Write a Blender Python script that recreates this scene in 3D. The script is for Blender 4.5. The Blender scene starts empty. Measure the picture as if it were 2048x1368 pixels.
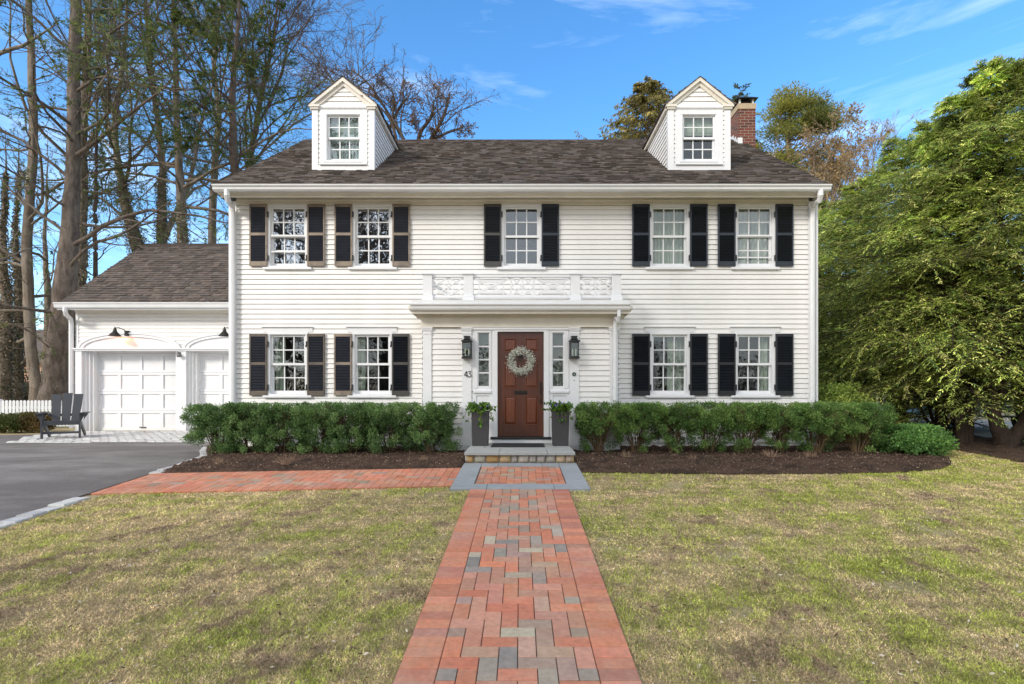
import bpy, math, random
import numpy as np
from mathutils import Vector, Matrix
R_ = math.radians
random.seed(7)
# ---------------------------------------------------------------- camera maths of the place (metres)
F, CX, CY, E = 1037.0, 1041.0, 785.0, 1.12
def X(px, d): return (px - CX) * d / F
def Z(py, d): return E + (CY - py) * d / F
sc = bpy.context.scene
col = sc.collection

# ================================================================= helpers
def nrm(v):
    return v / np.maximum(np.linalg.norm(v, axis=-1, keepdims=True), 1e-9)

def link(name, me, parent=None):
    o = bpy.data.objects.new(name, me)
    col.objects.link(o)
    if parent is not None:
        o.parent = parent
        if parent.type == 'EMPTY' and parent.parent is None:
            o.matrix_parent_inverse = Matrix.Translation(parent.location).inverted()
    return o

def tag(o, label=None, cat=None, group=None, kind=None):
    if label: o['label'] = label
    if cat: o['category'] = cat
    if group: o['group'] = group
    if kind: o['kind'] = kind
    return o

def thing(name, label, cat, loc=(0, 0, 0), group=None):
    o = bpy.data.objects.new(name, None)
    col.objects.link(o)
    o.location = loc
    o.empty_display_size = .2
    return tag(o, label, cat, group)

def dup(root, loc, rz=0, label=None, scale=None, group=None):
    def cp(o, par):
        c = o.copy(); col.objects.link(c)
        if par is not None: c.parent = par
        for ch in list(o.children): cp(ch, c)
        return c
    r = cp(root, None)
    r.location = loc; r.rotation_euler = (0, 0, rz)
    if scale: r.scale = scale
    if label: r['label'] = label
    if group: r['group'] = group
    return r

def npmesh(name, V, Fc, mat, parent=None, color=None, smooth=False):
    V = np.asarray(V, dtype=np.float32).reshape(-1, 3); Fc = np.asarray(Fc, dtype=np.int32)
    me = bpy.data.meshes.new(name)
    n, k = Fc.shape
    me.vertices.add(len(V)); me.vertices.foreach_set('co', V.ravel())
    me.loops.add(n * k); me.loops.foreach_set('vertex_index', Fc.ravel())
    me.polygons.add(n)
    me.polygons.foreach_set('loop_start', np.arange(0, n * k, k, dtype=np.int32))
    me.polygons.foreach_set('loop_total', np.full(n, k, dtype=np.int32))
    if smooth: me.polygons.foreach_set('use_smooth', np.ones(n, dtype=bool))
    me.update(calc_edges=True)
    if color is not None:
        a = me.color_attributes.new('Col', 'FLOAT_COLOR', 'POINT')
        c = np.ones((len(V), 4), dtype=np.float32); c[:, :3] = color
        a.data.foreach_set('color', c.ravel())
    me.materials.append(mat)
    return link(name, me, parent)

class MB:
    def __init__(s): s.v = []; s.f = []; s.c = []; s.cur = (1, 1, 1)
    def add(s, vs, fs):
        b = len(s.v); s.v += [tuple(p) for p in vs]; s.c += [s.cur] * len(vs)
        s.f += [tuple(b + i for i in f) for f in fs]
    def quad(s, a, b, c, d): s.add([a, b, c, d], [(0, 1, 2, 3)])
    def box(s, x0, x1, y0, y1, z0, z1):
        if x0 > x1: x0, x1 = x1, x0
        if y0 > y1: y0, y1 = y1, y0
        if z0 > z1: z0, z1 = z1, z0
        s.add([(x0, y0, z0), (x1, y0, z0), (x1, y1, z0), (x0, y1, z0), (x0, y0, z1), (x1, y0, z1), (x1, y1, z1), (x0, y1, z1)],
              [(0, 3, 2, 1), (4, 5, 6, 7), (0, 1, 5, 4), (1, 2, 6, 5), (2, 3, 7, 6), (3, 0, 4, 7)])
    def obox(s, c, u, v, w):     # centre and three half-axes
        c, u, v, w = map(Vector, (c, u, v, w)); p = []
        for k in (-1, 1):
            for i, j in ((-1, -1), (1, -1), (1, 1), (-1, 1)): p.append(c + u * i + v * j + w * k)
        s.add(p, [(0, 3, 2, 1), (4, 5, 6, 7), (0, 1, 5, 4), (1, 2, 6, 5), (2, 3, 7, 6), (3, 0, 4, 7)])
    def prism(s, poly, y0, y1):  # poly in (x, z)
        n = len(poly)
        s.add([(x, y0, z) for x, z in poly] + [(x, y1, z) for x, z in poly],
              [tuple(range(n)), tuple(range(2 * n - 1, n - 1, -1))] + [(i, i + n, (i + 1) % n + n, (i + 1) % n) for i in range(n)])
    def prismx(s, poly, x0, x1):  # poly in (y, z)
        n = len(poly)
        s.add([(x0, y, z) for y, z in poly] + [(x1, y, z) for y, z in poly],
              [tuple(range(n - 1, -1, -1)), tuple(range(n, 2 * n))] + [(i, (i + 1) % n, (i + 1) % n + n, i + n) for i in range(n)])
    def prismz(s, poly, z0, z1):
        n = len(poly)
        s.add([(x, y, z0) for x, y in poly] + [(x, y, z1) for x, y in poly],
              [tuple(range(n - 1, -1, -1)), tuple(range(n, 2 * n))] + [(i, (i + 1) % n, (i + 1) % n + n, i + n) for i in range(n)])
    def bar(s, a, b, w, t):      # bar between two points in an x-z plane; w in plane, t in depth
        a, b = Vector(a), Vector(b); d = (b - a); L = d.length; d.normalize()
        n = Vector((-d.z, 0, d.x)); s.obox((a + b) / 2, d * L / 2, Vector((0, t / 2, 0)), n * w / 2)
    def tube(s, pts, rs, n=8, cap=True):
        pts = [Vector(p) for p in pts]
        if not hasattr(rs, '__len__'): rs = [rs] * len(pts)
        b = len(s.v); ref = None
        for i, p in enumerate(pts):
            t = (pts[min(i + 1, len(pts) - 1)] - pts[max(i - 1, 0)]).normalized()
            if ref is None: ref = t.orthogonal().normalized()
            ref = (ref - t * ref.dot(t)).normalized(); w = t.cross(ref)
            for k in range(n):
                a = 2 * math.pi * (k + .5) / n
                s.v.append(tuple(p + (ref * math.cos(a) + w * math.sin(a)) * rs[i])); s.c.append(s.cur)
        for i in range(len(pts) - 1):
            for k in range(n):
                k2 = (k + 1) % n
                s.f.append((b + i * n + k, b + i * n + k2, b + (i + 1) * n + k2, b + (i + 1) * n + k))
        if cap:
            s.f.append(tuple(b + k for k in range(n - 1, -1, -1)))
            s.f.append(tuple(b + (len(pts) - 1) * n + k for k in range(n)))
    def build(s, name, mat, parent=None, smooth=False, bevel=0, vcol=False):
        me = bpy.data.meshes.new(name); me.from_pydata(s.v, [], s.f); me.update()
        if vcol:
            a = me.color_attributes.new('Col', 'FLOAT_COLOR', 'POINT')
            a.data.foreach_set('color', np.array([(*c, 1) for c in s.c], dtype=np.float32).ravel())
        if smooth: me.polygons.foreach_set('use_smooth', [True] * len(me.polygons))
        me.materials.append(mat)
        o = link(name, me, parent)
        if bevel:
            m = o.modifiers.new('bevel', 'BEVEL'); m.width = bevel; m.segments = 2; m.limit_method = 'ANGLE'
        return o

# ================================================================= materials
def newmat(name):
    m = bpy.data.materials.new(name); m.use_nodes = True
    nt = m.node_tree; b = nt.nodes['Principled BSDF']
    return m, nt, b

def pm(name, base=(.8, .8, .8), rough=.6, ns=3.0, na=.12, bump=0.0, bs=40.0, metal=0.0, vcol=False, spec=.5, stretch=(1, 1, 1), tint2=None, t2s=1.2, t2w=(.45, .62)):
    m, nt, b = newmat(name); N, L = nt.nodes, nt.links
    tc = N.new('ShaderNodeTexCoord'); mp = N.new('ShaderNodeMapping'); mp.inputs['Scale'].default_value = stretch
    L.new(tc.outputs['Object'], mp.inputs['Vector'])
    no = N.new('ShaderNodeTexNoise'); no.inputs['Scale'].default_value = ns; no.inputs['Detail'].default_value = 6; no.inputs['Roughness'].default_value = .65
    L.new(mp.outputs[0], no.inputs['Vector'])
    mr = N.new('ShaderNodeMapRange'); mr.inputs['From Min'].default_value = .25; mr.inputs['From Max'].default_value = .75
    mr.inputs['To Min'].default_value = 1 - na; mr.inputs['To Max'].default_value = 1 + na
    L.new(no.outputs['Fac'], mr.inputs['Value'])
    if vcol:
        src = N.new('ShaderNodeVertexColor'); src.layer_name = 'Col'
    else:
        src = N.new('ShaderNodeRGB'); src.outputs[0].default_value = (*base, 1)
    out = src.outputs[0]
    if tint2:
        n2 = N.new('ShaderNodeTexNoise'); n2.inputs['Scale'].default_value = t2s; n2.inputs['Detail'].default_value = 8; n2.inputs['Roughness'].default_value = .7
        L.new(mp.outputs[0], n2.inputs['Vector'])
        r2 = N.new('ShaderNodeMapRange'); r2.inputs['From Min'].default_value = t2w[0]; r2.inputs['From Max'].default_value = t2w[1]
        L.new(n2.outputs['Fac'], r2.inputs['Value'])
        mx = N.new('ShaderNodeMix'); mx.data_type = 'RGBA'; mx.inputs['B'].default_value = (*tint2, 1)
        L.new(r2.outputs[0], mx.inputs['Factor']); L.new(out, mx.inputs['A']); out = mx.outputs['Result']
    vm = N.new('ShaderNodeVectorMath'); vm.operation = 'SCALE'
    L.new(out, vm.inputs[0]); L.new(mr.outputs[0], vm.inputs['Scale']); L.new(vm.outputs[0], b.inputs['Base Color'])
    b.inputs['Roughness'].default_value = rough; b.inputs['Metallic'].default_value = metal
    b.inputs['Specular IOR Level'].default_value = spec
    if bump:
        nb = N.new('ShaderNodeTexNoise'); nb.inputs['Scale'].default_value = bs; nb.inputs['Detail'].default_value = 8; nb.inputs['Roughness'].default_value = .7
        L.new(mp.outputs[0], nb.inputs['Vector'])
        bp = N.new('ShaderNodeBump'); bp.inputs['Strength'].default_value = 1; bp.inputs['Distance'].default_value = bump
        L.new(nb.outputs['Fac'], bp.inputs['Height']); L.new(bp.outputs[0], b.inputs['Normal'])
    return m

def leafmat(name, rough=.55, trans=.3, spec=.3):
    m, nt, b = newmat(name); N, L = nt.nodes, nt.links
    src = N.new('ShaderNodeVertexColor'); src.layer_name = 'Col'
    L.new(src.outputs[0], b.inputs['Base Color'])
    b.inputs['Roughness'].default_value = rough; b.inputs['Specular IOR Level'].default_value = spec
    tr = N.new('ShaderNodeBsdfTranslucent'); mx = N.new('ShaderNodeMixShader'); mx.inputs[0].default_value = trans
    L.new(src.outputs[0], tr.inputs[0])
    L.new(b.outputs[0], mx.inputs[1]); L.new(tr.outputs[0], mx.inputs[2]); L.new(mx.outputs[0], N['Material Output'].inputs['Surface'])
    return m

def glassmat(name, refl, wob=.0015):
    m, nt, b = newmat(name); N, L = nt.nodes, nt.links
    N.remove(b)
    g = N.new('ShaderNodeBsdfGlossy'); g.inputs['Roughness'].default_value = 0.01; g.inputs['Color'].default_value = (.95, .97, 1, 1)
    t = N.new('ShaderNodeBsdfTransparent'); t.inputs['Color'].default_value = (.8, .84, .82, 1)
    mx = N.new('ShaderNodeMixShader'); mx.inputs[0].default_value = refl
    L.new(t.outputs[0], mx.inputs[1]); L.new(g.outputs[0], mx.inputs[2]); L.new(mx.outputs[0], N['Material Output'].inputs['Surface'])
    tc = N.new('ShaderNodeTexCoord'); no = N.new('ShaderNodeTexNoise'); no.inputs['Scale'].default_value = 5; no.inputs['Detail'].default_value = 1
    L.new(tc.outputs['Object'], no.inputs['Vector'])
    bp = N.new('ShaderNodeBump'); bp.inputs['Strength'].default_value = 1; bp.inputs['Distance'].default_value = wob
    L.new(no.outputs['Fac'], bp.inputs['Height']); L.new(bp.outputs[0], g.inputs['Normal'])
    return m

M = {}
M['siding'] = pm('siding_paint', (.80, .79, .775), .55, 1.3, .05, .0006, 60, stretch=(1.6, 1.6, .5), tint2=(.735, .72, .70), t2s=1.1, t2w=(.5, .85))
M['trim'] = pm('white_trim_paint', (.76, .77, .79), .45, 2.0, .04)
M['gutter'] = pm('aluminium_gutter', (.72, .73, .74), .35, 1.5, .08, spec=.6)
M['cornice'] = pm('weathered_cornice_paint', (.70, .66, .58), .6, 2.0, .1)
M['peel'] = pm('peeling_cornice_paint', (.72, .68, .62), .6, 2.0, .08, tint2=(.16, .09, .05), t2s=7, t2w=(.60, .64))
M['roof'] = pm('asphalt_shingle', rough=.95, ns=30, na=.25, bump=.003, bs=90, vcol=True, spec=.15)
M['glass'] = glassmat('window_glass', .06)
M['glass_bright'] = glassmat('storm_glass', .36)
M['glass_mid'] = glassmat('upper_glass', .10)
M['curtain'] = pm('curtain_cloth', (.66, .68, .60), .9, 6, .08)
M['sheer'] = pm('pale_blind_cloth', (.72, .76, .78), .9, 20, .1)
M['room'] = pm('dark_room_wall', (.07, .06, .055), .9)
M['sh_navy'] = pm('navy_shutter_paint', (.014, .021, .034), .4, 3, .15)
M['sh_black'] = pm('black_shutter_paint', (.010, .012, .016), .4, 3, .15)
M['sh_taupe'] = pm('faded_taupe_shutter_paint', (.27, .215, .165), .6, 3, .22, tint2=(.17, .14, .115), t2s=4)
M['sh_brown'] = pm('faded_brown_shutter_paint', (.125, .098, .074), .6, 3, .22, tint2=(.07, .062, .056), t2s=4)
M['sh_grey'] = pm('faded_grey_shutter_paint', (.055, .052, .050), .55, 3, .2)
M['louvre'] = pm('shutter_louvre_paint', (.045, .050, .068), .35, 3, .2)
M['louvre_b'] = pm('black_louvre_paint', (.016, .020, .028), .35, 3, .2)
M['wood_panel'] = pm('raised_panel_mahogany', (.105, .028, .012), .28, 3, .2, .0004, 40, stretch=(7, 7, .7), tint2=(.16, .044, .017), t2s=1.3, t2w=(.35, .7))
M['wood'] = pm('stained_mahogany', (.062, .016, .008), .30, 3, .22, .0004, 40, stretch=(7, 7, .7), tint2=(.105, .028, .012), t2s=1.3, t2w=(.35, .7))
M['black'] = pm('black_metal', (.012, .012, .013), .4, 6, .2)
M['bronze'] = pm('dark_bronze', (.02, .017, .015), .35, 6, .2, metal=.5)
M['planter'] = pm('charcoal_planter', (.048, .046, .048), .75, 5, .12, .001, 120)
M['mat'] = pm('rubber_mat', (.022, .022, .024), .85, 20, .25, .003, 160)
M['blue'] = pm('bluestone', (.30, .32, .345), .7, 2.5, .14, .002, 50, tint2=(.26, .29, .30), t2s=2)
M['slab'] = pm('landing_bluestone', (.36, .37, .36), .7, 2.5, .12, .003, 30)
M['stone'] = pm('fieldstone', rough=.85, ns=12, na=.3, bump=.01, bs=18, vcol=True)
M['mortar'] = pm('mortar', (.22, .19, .15), .9, 20, .2)
M['brick'] = pm('paver_brick', rough=.85, ns=26, na=.22, bump=.003, bs=120, vcol=True, tint2=(.47, .36, .26), t2s=2.6, t2w=(.46, 1.05))
M['joint'] = pm('paver_joint_sand', (.10, .07, .05), .95, 30, .3)
M['asphalt'] = pm('driveway_asphalt', (.118, .104, .100), .85, 60, .22, .004, 200, tint2=(.20, .188, .18), t2s=.8, t2w=(.46, .62), stretch=(.45, 1, 1))
M['cobble'] = pm('granite_cobble', rough=.85, ns=25, na=.25, bump=.006, bs=50, vcol=True)
M['nroad'] = pm('neighbour_asphalt', (.21, .22, .235), .9, 10, .15, .003, 90)
M['mulch'] = pm('bark_mulch', (.115, .075, .055), .95, 26, .5, .05, 34, tint2=(.06, .042, .034), t2s=2.5, spec=.1)
M['chip'] = pm('bark_chips', rough=.95, ns=30, na=.25, vcol=True, spec=.1)
M['bark'] = pm('grey_brown_bark', (.235, .20, .165), .95, 5, .45, .03, 22, stretch=(1, 1, .35), spec=.1, tint2=(.16, .125, .095), t2s=3)
M['bark_pine'] = pm('pine_bark', (.20, .165, .14), .95, 9, .55, .08, 20, stretch=(1, 1, .3), spec=.1, tint2=(.13, .105, .09), t2s=5)
M['bark_pale'] = pm('pale_bark', (.42, .33, .22), .95, 4, .3, .01, 20, spec=.1, tint2=(.17, .13, .10), t2s=3)
M['bark_deep'] = pm('deep_brown_bark', (.055, .040, .032), .95, 9, .4, .05, 24, stretch=(1, 1, .4), spec=.1)
M['bark_dark'] = pm('dark_bark', (.11, .085, .07), .95, 4, .3, .02, 20, spec=.1)
M['stem'] = pm('shrub_stem_bark', (.15, .105, .06), .95, 8, .3, spec=.1)
M['leaf'] = leafmat('leaf')
M['needle'] = leafmat('needle', .5, .42)
M['dryleaf'] = leafmat('dry_leaf', .9, .3, .1)
M['grass'] = leafmat('grass_blade', .8, .3, .1)
M['charcoal'] = pm('charcoal_poly_lumber', (.045, .050, .060), .55, 3, .1)
M['fence'] = pm('white_picket_paint', (.74, .76, .78), .5, 2, .06)
M['bulb'], _nt, _b = newmat('candle_bulb'); _b.inputs['Base Color'].default_value = (.9, .8, .6, 1); _b.inputs['Roughness'].default_value = .3
M['candle'] = pm('candle_sleeve', (.75, .72, .62), .5)
M['lit'], _nt, _b = newmat('lit_bulb'); _b.inputs['Emission Color'].default_value = (1, .55, .25, 1); _b.inputs['Emission Strength'].default_value = 12
M['petal'] = leafmat('petal', .6, .3)

# ================================================================= ground
def gz(x, y):
    y = np.asarray(y, dtype=float)
    yc = np.maximum(y, -6.)
    return np.where(yc < 8.17, -.465 + .0569 * yc, np.clip((yc - 8.17) * .0105, 0, .09))
def G(x, y): return float(gz(x, y))
def wob(x, y):
    return .012 * np.sin(x * 1.3 + 1.7 * np.sin(y * .8)) + .010 * np.sin(y * 2.1 + x * .7)

BED_R = [(.885, 7.50), (2.0, 7.44), (3.2, 7.40), (4.6, 7.44), (5.6, 7.54), (6.2, 7.70), (6.65, 8.02), (7.0, 8.42), (7.3, 8.96), (7.45, 9.8), (7.35, 10.7), (6.4, 11.6), (5.92, 11.6), (5.92, 10.36), (.885, 10.36)]
BED_L = [(-.885, 7.80), (-2.0, 7.70), (-3.5, 7.57), (-5.22, 7.44), (-5.28, 8.2), (-5.45, 9.0), (-5.9, 9.7), (-6.3, 10.4), (-5.8, 10.5), (-5.75, 10.36), (-.885, 10.36)]
BED_T = [(7.9, 7.2), (8.0, 8.2), (8.22, 9.3), (8.45, 10.55), (8.7, 13), (8.9, 20), (12.8, 21), (12.4, 18), (11.7, 14.2), (10.9, 11.8), (10.6, 9), (10.9, 7.0)]
DRIVE = [(-5.13, -6), (-5.10, 4.0), (-5.12, 5.07), (-5.24, 6.23), (-5.29, 7.4), (-5.40, 8.6), (-5.62, 9.2), (-6.1, 9.9), (-6.4, 10.6), (-6.5, 14.2), (-12.1, 14.1), (-12.35, 13.15), (-14, 12.75), (-22, 12.2), (-22, -6)]
PATH = [(-.885, 6.66), (-5.24, 6.25), (-5.30, 7.40), (-.885, 7.79)]
def inside(poly, x, y):
    x = np.asarray(x); y = np.asarray(y); r = np.zeros(x.shape, bool); n = len(poly)
    for i in range(n):
        x0, y0 = poly[i]; x1, y1 = poly[(i + 1) % n]
        if y0 == y1: continue
        c = ((y0 > y) != (y1 > y)) & (x < (x1 - x0) * (y - y0) / (y1 - y0) + x0)
        r ^= c
    return r
def sheet(name, poly, step, dz, mat, kind='structure', bump=0., seed=0):
    """a polygon laid on the terrain, clipped exactly to its outline"""
    import bmesh
    xs = [p[0] for p in poly]; ys = [p[1] for p in poly]
    bm = bmesh.new(); f = bm.faces.new([bm.verts.new((x, y, 0)) for x, y in poly])
    for a, lo, hi in ((0, min(xs), max(xs)), (1, min(ys), max(ys))):
        k = lo + step
        while k < hi:
            co = (k, 0, 0) if a == 0 else (0, k, 0); no = (1, 0, 0) if a == 0 else (0, 1, 0)
            bmesh.ops.bisect_plane(bm, geom=bm.verts[:] + bm.edges[:] + bm.faces[:], plane_co=co, plane_no=no)
            k += step
    bmesh.ops.recalc_face_normals(bm, faces=bm.faces[:])
    rg = np.random.default_rng(seed)
    for v in bm.verts:
        b = bump * (rg.random() ** 1.2) if bump and not v.is_boundary else 0
        v.co.z = G(v.co.x, v.co.y) + dz + b
    if sum(f.normal.z for f in bm.faces) < 0: bmesh.ops.reverse_faces(bm, faces=bm.faces[:])
    me = bpy.data.meshes.new(name); bm.to_mesh(me); bm.free(); me.materials.append(mat)
    me.polygons.foreach_set('use_smooth', [True] * len(me.polygons))
    o = link(name, me); o['kind'] = kind
    return o

# ---- soil and lawn base
def lawn_mat():
    m, nt, b = newmat('thatch_and_soil'); N, L = nt.nodes, nt.links
    tc = N.new('ShaderNodeTexCoord')
    def noise(s, d=8, r=.65):
        n = N.new('ShaderNodeTexNoise'); n.inputs['Scale'].default_value = s; n.inputs['Detail'].default_value = d; n.inputs['Roughness'].default_value = r
        L.new(tc.outputs['Object'], n.inputs['Vector']); return n
    r1 = N.new('ShaderNodeValToRGB'); e = r1.color_ramp.elements
    e[0].position = .30; e[0].color = (.32, .24, .16, 1); e[1].position = .70; e[1].color = (.22, .22, .08, 1)
    x = r1.color_ramp.elements.new(.5); x.color = (.52, .43, .25, 1)
    L.new(noise(1.1).outputs['Fac'], r1.inputs[0])
    n2 = noise(55, 6, .75); mr = N.new('ShaderNodeMapRange'); mr.inputs['From Min'].default_value = .3; mr.inputs['From Max'].default_value = .7; mr.inputs['To Min'].default_value = .5; mr.inputs['To Max'].default_value = 1.5
    L.new(n2.outputs['Fac'], mr.inputs[0])
    vm = N.new('ShaderNodeVectorMath'); vm.operation = 'SCALE'; L.new(r1.outputs[0], vm.inputs[0]); L.new(mr.outputs[0], vm.inputs['Scale']); L.new(vm.outputs[0], b.inputs['Base Color'])
    b.inputs['Roughness'].default_value = 1; b.inputs['Specular IOR Level'].default_value = .1
    bp = N.new('ShaderNodeBump'); bp.inputs['Distance'].default_value = .03; L.new(noise(70, 6, .8).outputs['Fac'], bp.inputs['Height']); L.new(bp.outputs[0], b.inputs['Normal'])
    return m
xs = np.concatenate([np.linspace(-400, -24, 12), np.linspace(-20, 20, 81), np.linspace(24, 400, 12)])
ys = np.concatenate([np.linspace(-300, -10, 8), np.linspace(-7, 24, 94), np.linspace(30, 600, 14)])
gx, gy = np.meshgrid(xs, ys); Vg = np.stack([gx, gy, gz(gx, gy) - .012], -1).reshape(-1, 3)
nx, ny = len(xs), len(ys)
ii = (np.arange(ny - 1)[:, None] * nx + np.arange(nx - 1)[None]).ravel()
o = npmesh('ground', Vg, np.stack([ii, ii + 1, ii + nx + 1, ii + nx], -1), lawn_mat(), smooth=True); o['kind'] = 'structure'

sheet('driveway', DRIVE, .5, .004, M['asphalt'])
sheet('mulch_bed', BED_R, .07, .006, M['mulch'], bump=.05, seed=1)
sheet('mulch_bed', BED_L, .07, .006, M['mulch'], bump=.05, seed=2)
sheet('mulch_bed', BED_T, .14, .006, M['mulch'], bump=.06, seed=3)
sheet('neighbour_road', [(10.95, 6.5), (10.65, 9), (10.95, 11.8), (11.75, 14.2), (12.45, 18), (12.9, 24), (17, 24), (19, 6)], .6, .002, M['nroad'])

# ---- grass blades, chips and fallen leaves
def quads(C, U, W, a, b, colr):
    """rhombus leaves: base C, long axis U (length a), half width b along W"""
    a = np.asarray(a).reshape(-1, 1); b = np.asarray(b).reshape(-1, 1)
    V = np.stack([C, C + U * a * .45 + W * b, C + U * a, C + U * a * .45 - W * b], 1).reshape(-1, 3)
    n = len(C); Fq = np.arange(n * 4).reshape(n, 4)
    return V, Fq, np.repeat(np.asarray(colr), 4, 0)
def rvec(rg, n): return nrm(rg.normal(size=(n, 3)))
def fbm(x, y, s, seed):
    rg = np.random.default_rng(seed); v = np.zeros_like(x)
    for k in range(7):
        a = rg.uniform(0, 6.28, 4); f = s * (1.55 ** k); w = .75 ** k
        u = x * math.cos(a[0]) + y * math.sin(a[0]); t = x * math.cos(a[1]) + y * math.sin(a[1])
        v += w * np.sin(f * u + a[2] + 1.3 * np.sin(f * .7 * t)) * np.cos(f * t + a[3])
    return v / 2.0
rg = np.random.default_rng(11)
def lawn_ok(x, y):
    ok = ~(inside(BED_R, x, y) | inside(BED_L, x, y) | inside(BED_T, x, y) | inside(DRIVE, x, y) | inside(PATH, x, y))
    ok &= ~((np.abs(x + .015) < .625) & (y < 6.6)); ok &= ~((np.abs(x) < .885) & (y > 6.46) & (y < 10.4))
    ok &= ~((x > -5.35) & (x < -5.02) & (y < 7.5)); ok &= ~((x > -12.2) & (x < 5.95) & (y > 10.3))
    return ok & (x < 10.5)
n = 1900000
d = 1.9 * (13.0 / 1.9) ** rg.random(n); x = rg.uniform(-1.12, 1.05, n) * (d + .8)
ok = lawn_ok(x, d) & (rg.random(n) < .62)
x, y = x[ok], d[ok]; n = len(x)
gr = .6 * fbm(x, y, 2.0, 3) + 1.15 * fbm(x, y, 5.2, 5) + .4 * fbm(x, y, 13., 6) + .28 * np.clip(x * .12, -.6, 1.0) + .55 * rg.normal(size=n)
bare = fbm(x, y, 3.1, 8) + .4 * fbm(x, y, 9, 9)
keep = rg.random(n) < np.clip(1.25 - np.clip(bare - .45, 0, 1) * 2.2, .12, 1)
x, y, gr, bare = x[keep], y[keep], gr[keep], bare[keep]; n = len(x)
g = np.clip(gr * .70 + .20 + .14 * (x > 0), 0, 1)[:, None]
tan = np.array([.86, .70, .43]); tan2 = np.array([.62, .45, .28]); grn = np.array([.32, .39, .07]); grn2 = np.array([.54, .58, .12])
r1 = rg.random((n, 1)); c = (tan * r1 + tan2 * (1 - r1)) * (1 - g) + (grn * (1 - r1) + grn2 * r1) * g
bz = np.clip((fbm(x, y, 4.1, 19) + .6 * fbm(x, y, 11., 20) - .55) * 2.2, 0, 1)[:, None]; c = c * (1 - bz) + np.array([.40, .29, .20]) * (.6 + .8 * rg.random((n, 1))) * bz
c *= rg.uniform(.42, 1.5, (n, 1)) * (1.06 + .42 * np.clip(fbm(x, y, 17., 15) + .4 * fbm(x, y, 31., 16), -1, 1))[:, None]
az = rg.uniform(0, 6.283, n); lean = rg.uniform(.75, 1.55, n) * (1.0 - .22 * g[:, 0])
U = np.stack([np.cos(az) * np.sin(lean), np.sin(az) * np.sin(lean), np.cos(lean) + .08], -1)
W = np.stack([-np.sin(az), np.cos(az), np.zeros(n)], -1) + .3 * rg.normal(size=(n, 3))
C = np.stack([x, y, gz(x, y) - .012], -1)
ln = rg.uniform(.011, .028, n) * (1 + .25 * g[:, 0]) * np.clip(.75 + y * .07, .8, 1.4); wd = .0013 * np.clip(y / 2.2, 1, 4.2) * rg.uniform(.7, 1.3, n)
V, Fq, cc = quads(C, nrm(U), nrm(W), ln, wd, c)
o = npmesh('grass', V, Fq, M['grass'], color=cc); tag(o, 'patchy tan and green winter lawn grass on both sides of the brick walk', 'grass', kind='stuff')

def chips(name, poly, n, lab, seed, cols, s=(.012, .035), dz=.05):
    rg = np.random.default_rng(seed); xs = [p[0] for p in poly]; ys = [p[1] for p in poly]
    x = rg.uniform(min(xs), max(xs), n); y = rg.uniform(min(ys), max(ys), n); ok = inside(poly, x, y); x, y = x[ok], y[ok]; n = len(x)
    U = rvec(rg, n); U[:, 2] = np.abs(U[:, 2]) * .35; U = nrm(U); W = nrm(np.cross(U, np.array([0, 0, 1]) + .5 * rg.normal(size=(n, 3))))
    cols = np.array(cols); c = cols[rg.integers(0, len(cols), n)] * rg.uniform(.6, 1.3, (n, 1))
    V, Fq, cc = quads(np.stack([x, y, gz(x, y) + .012 + dz * rg.random(n)], -1), U, W, rg.uniform(*s, n), rg.uniform(.2, .35, n) * s[0] * 1.4, c)
    o = npmesh(name, V, Fq, M['chip'], color=cc); tag(o, lab, 'mulch', kind='stuff')
mc = [(.14, .09, .062), (.07, .048, .038), (.24, .155, .105), (.10, .066, .05), (.42, .31, .22)]
chips('bark_chips', BED_R, 26000, 'dark bark chips over the bed right of the steps', 21, mc)
chips('bark_chips', BED_L, 20000, 'dark bark chips over the bed left of the steps', 22, mc)
chips('bark_chips', BED_T, 9000, 'dark bark chips under the tall hemlocks', 23, mc)
# dry leaves scattered on the lawn
n = 3800; d = 2.1 * (11 / 2.1) ** rg.random(n); x = rg.uniform(-1, 1, n) * d; ok = lawn_ok(x, d); x, y = x[ok], d[ok]; n = len(x)
U = rvec(rg, n); U[:, 2] *= .25; U = nrm(U); W = nrm(np.cross(U, np.array([0, 0, 1.]) + .6 * rg.normal(size=(n, 3))))
cl = np.array([(.44, .33, .22), (.22, .15, .10), (.70, .62, .50), (.13, .09, .065)])[rg.integers(0, 4, n)]
V, Fq, cc = quads(np.stack([x, y, gz(x, y) + .016], -1), U, W, rg.uniform(.008, .04, n), rg.uniform(.003, .009, n), cl)
o = npmesh('fallen_leaves', V, Fq, M['dryleaf'], color=cc); tag(o, 'small dry fallen leaves and twigs scattered over the lawn', 'leaves', kind='stuff')

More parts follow.
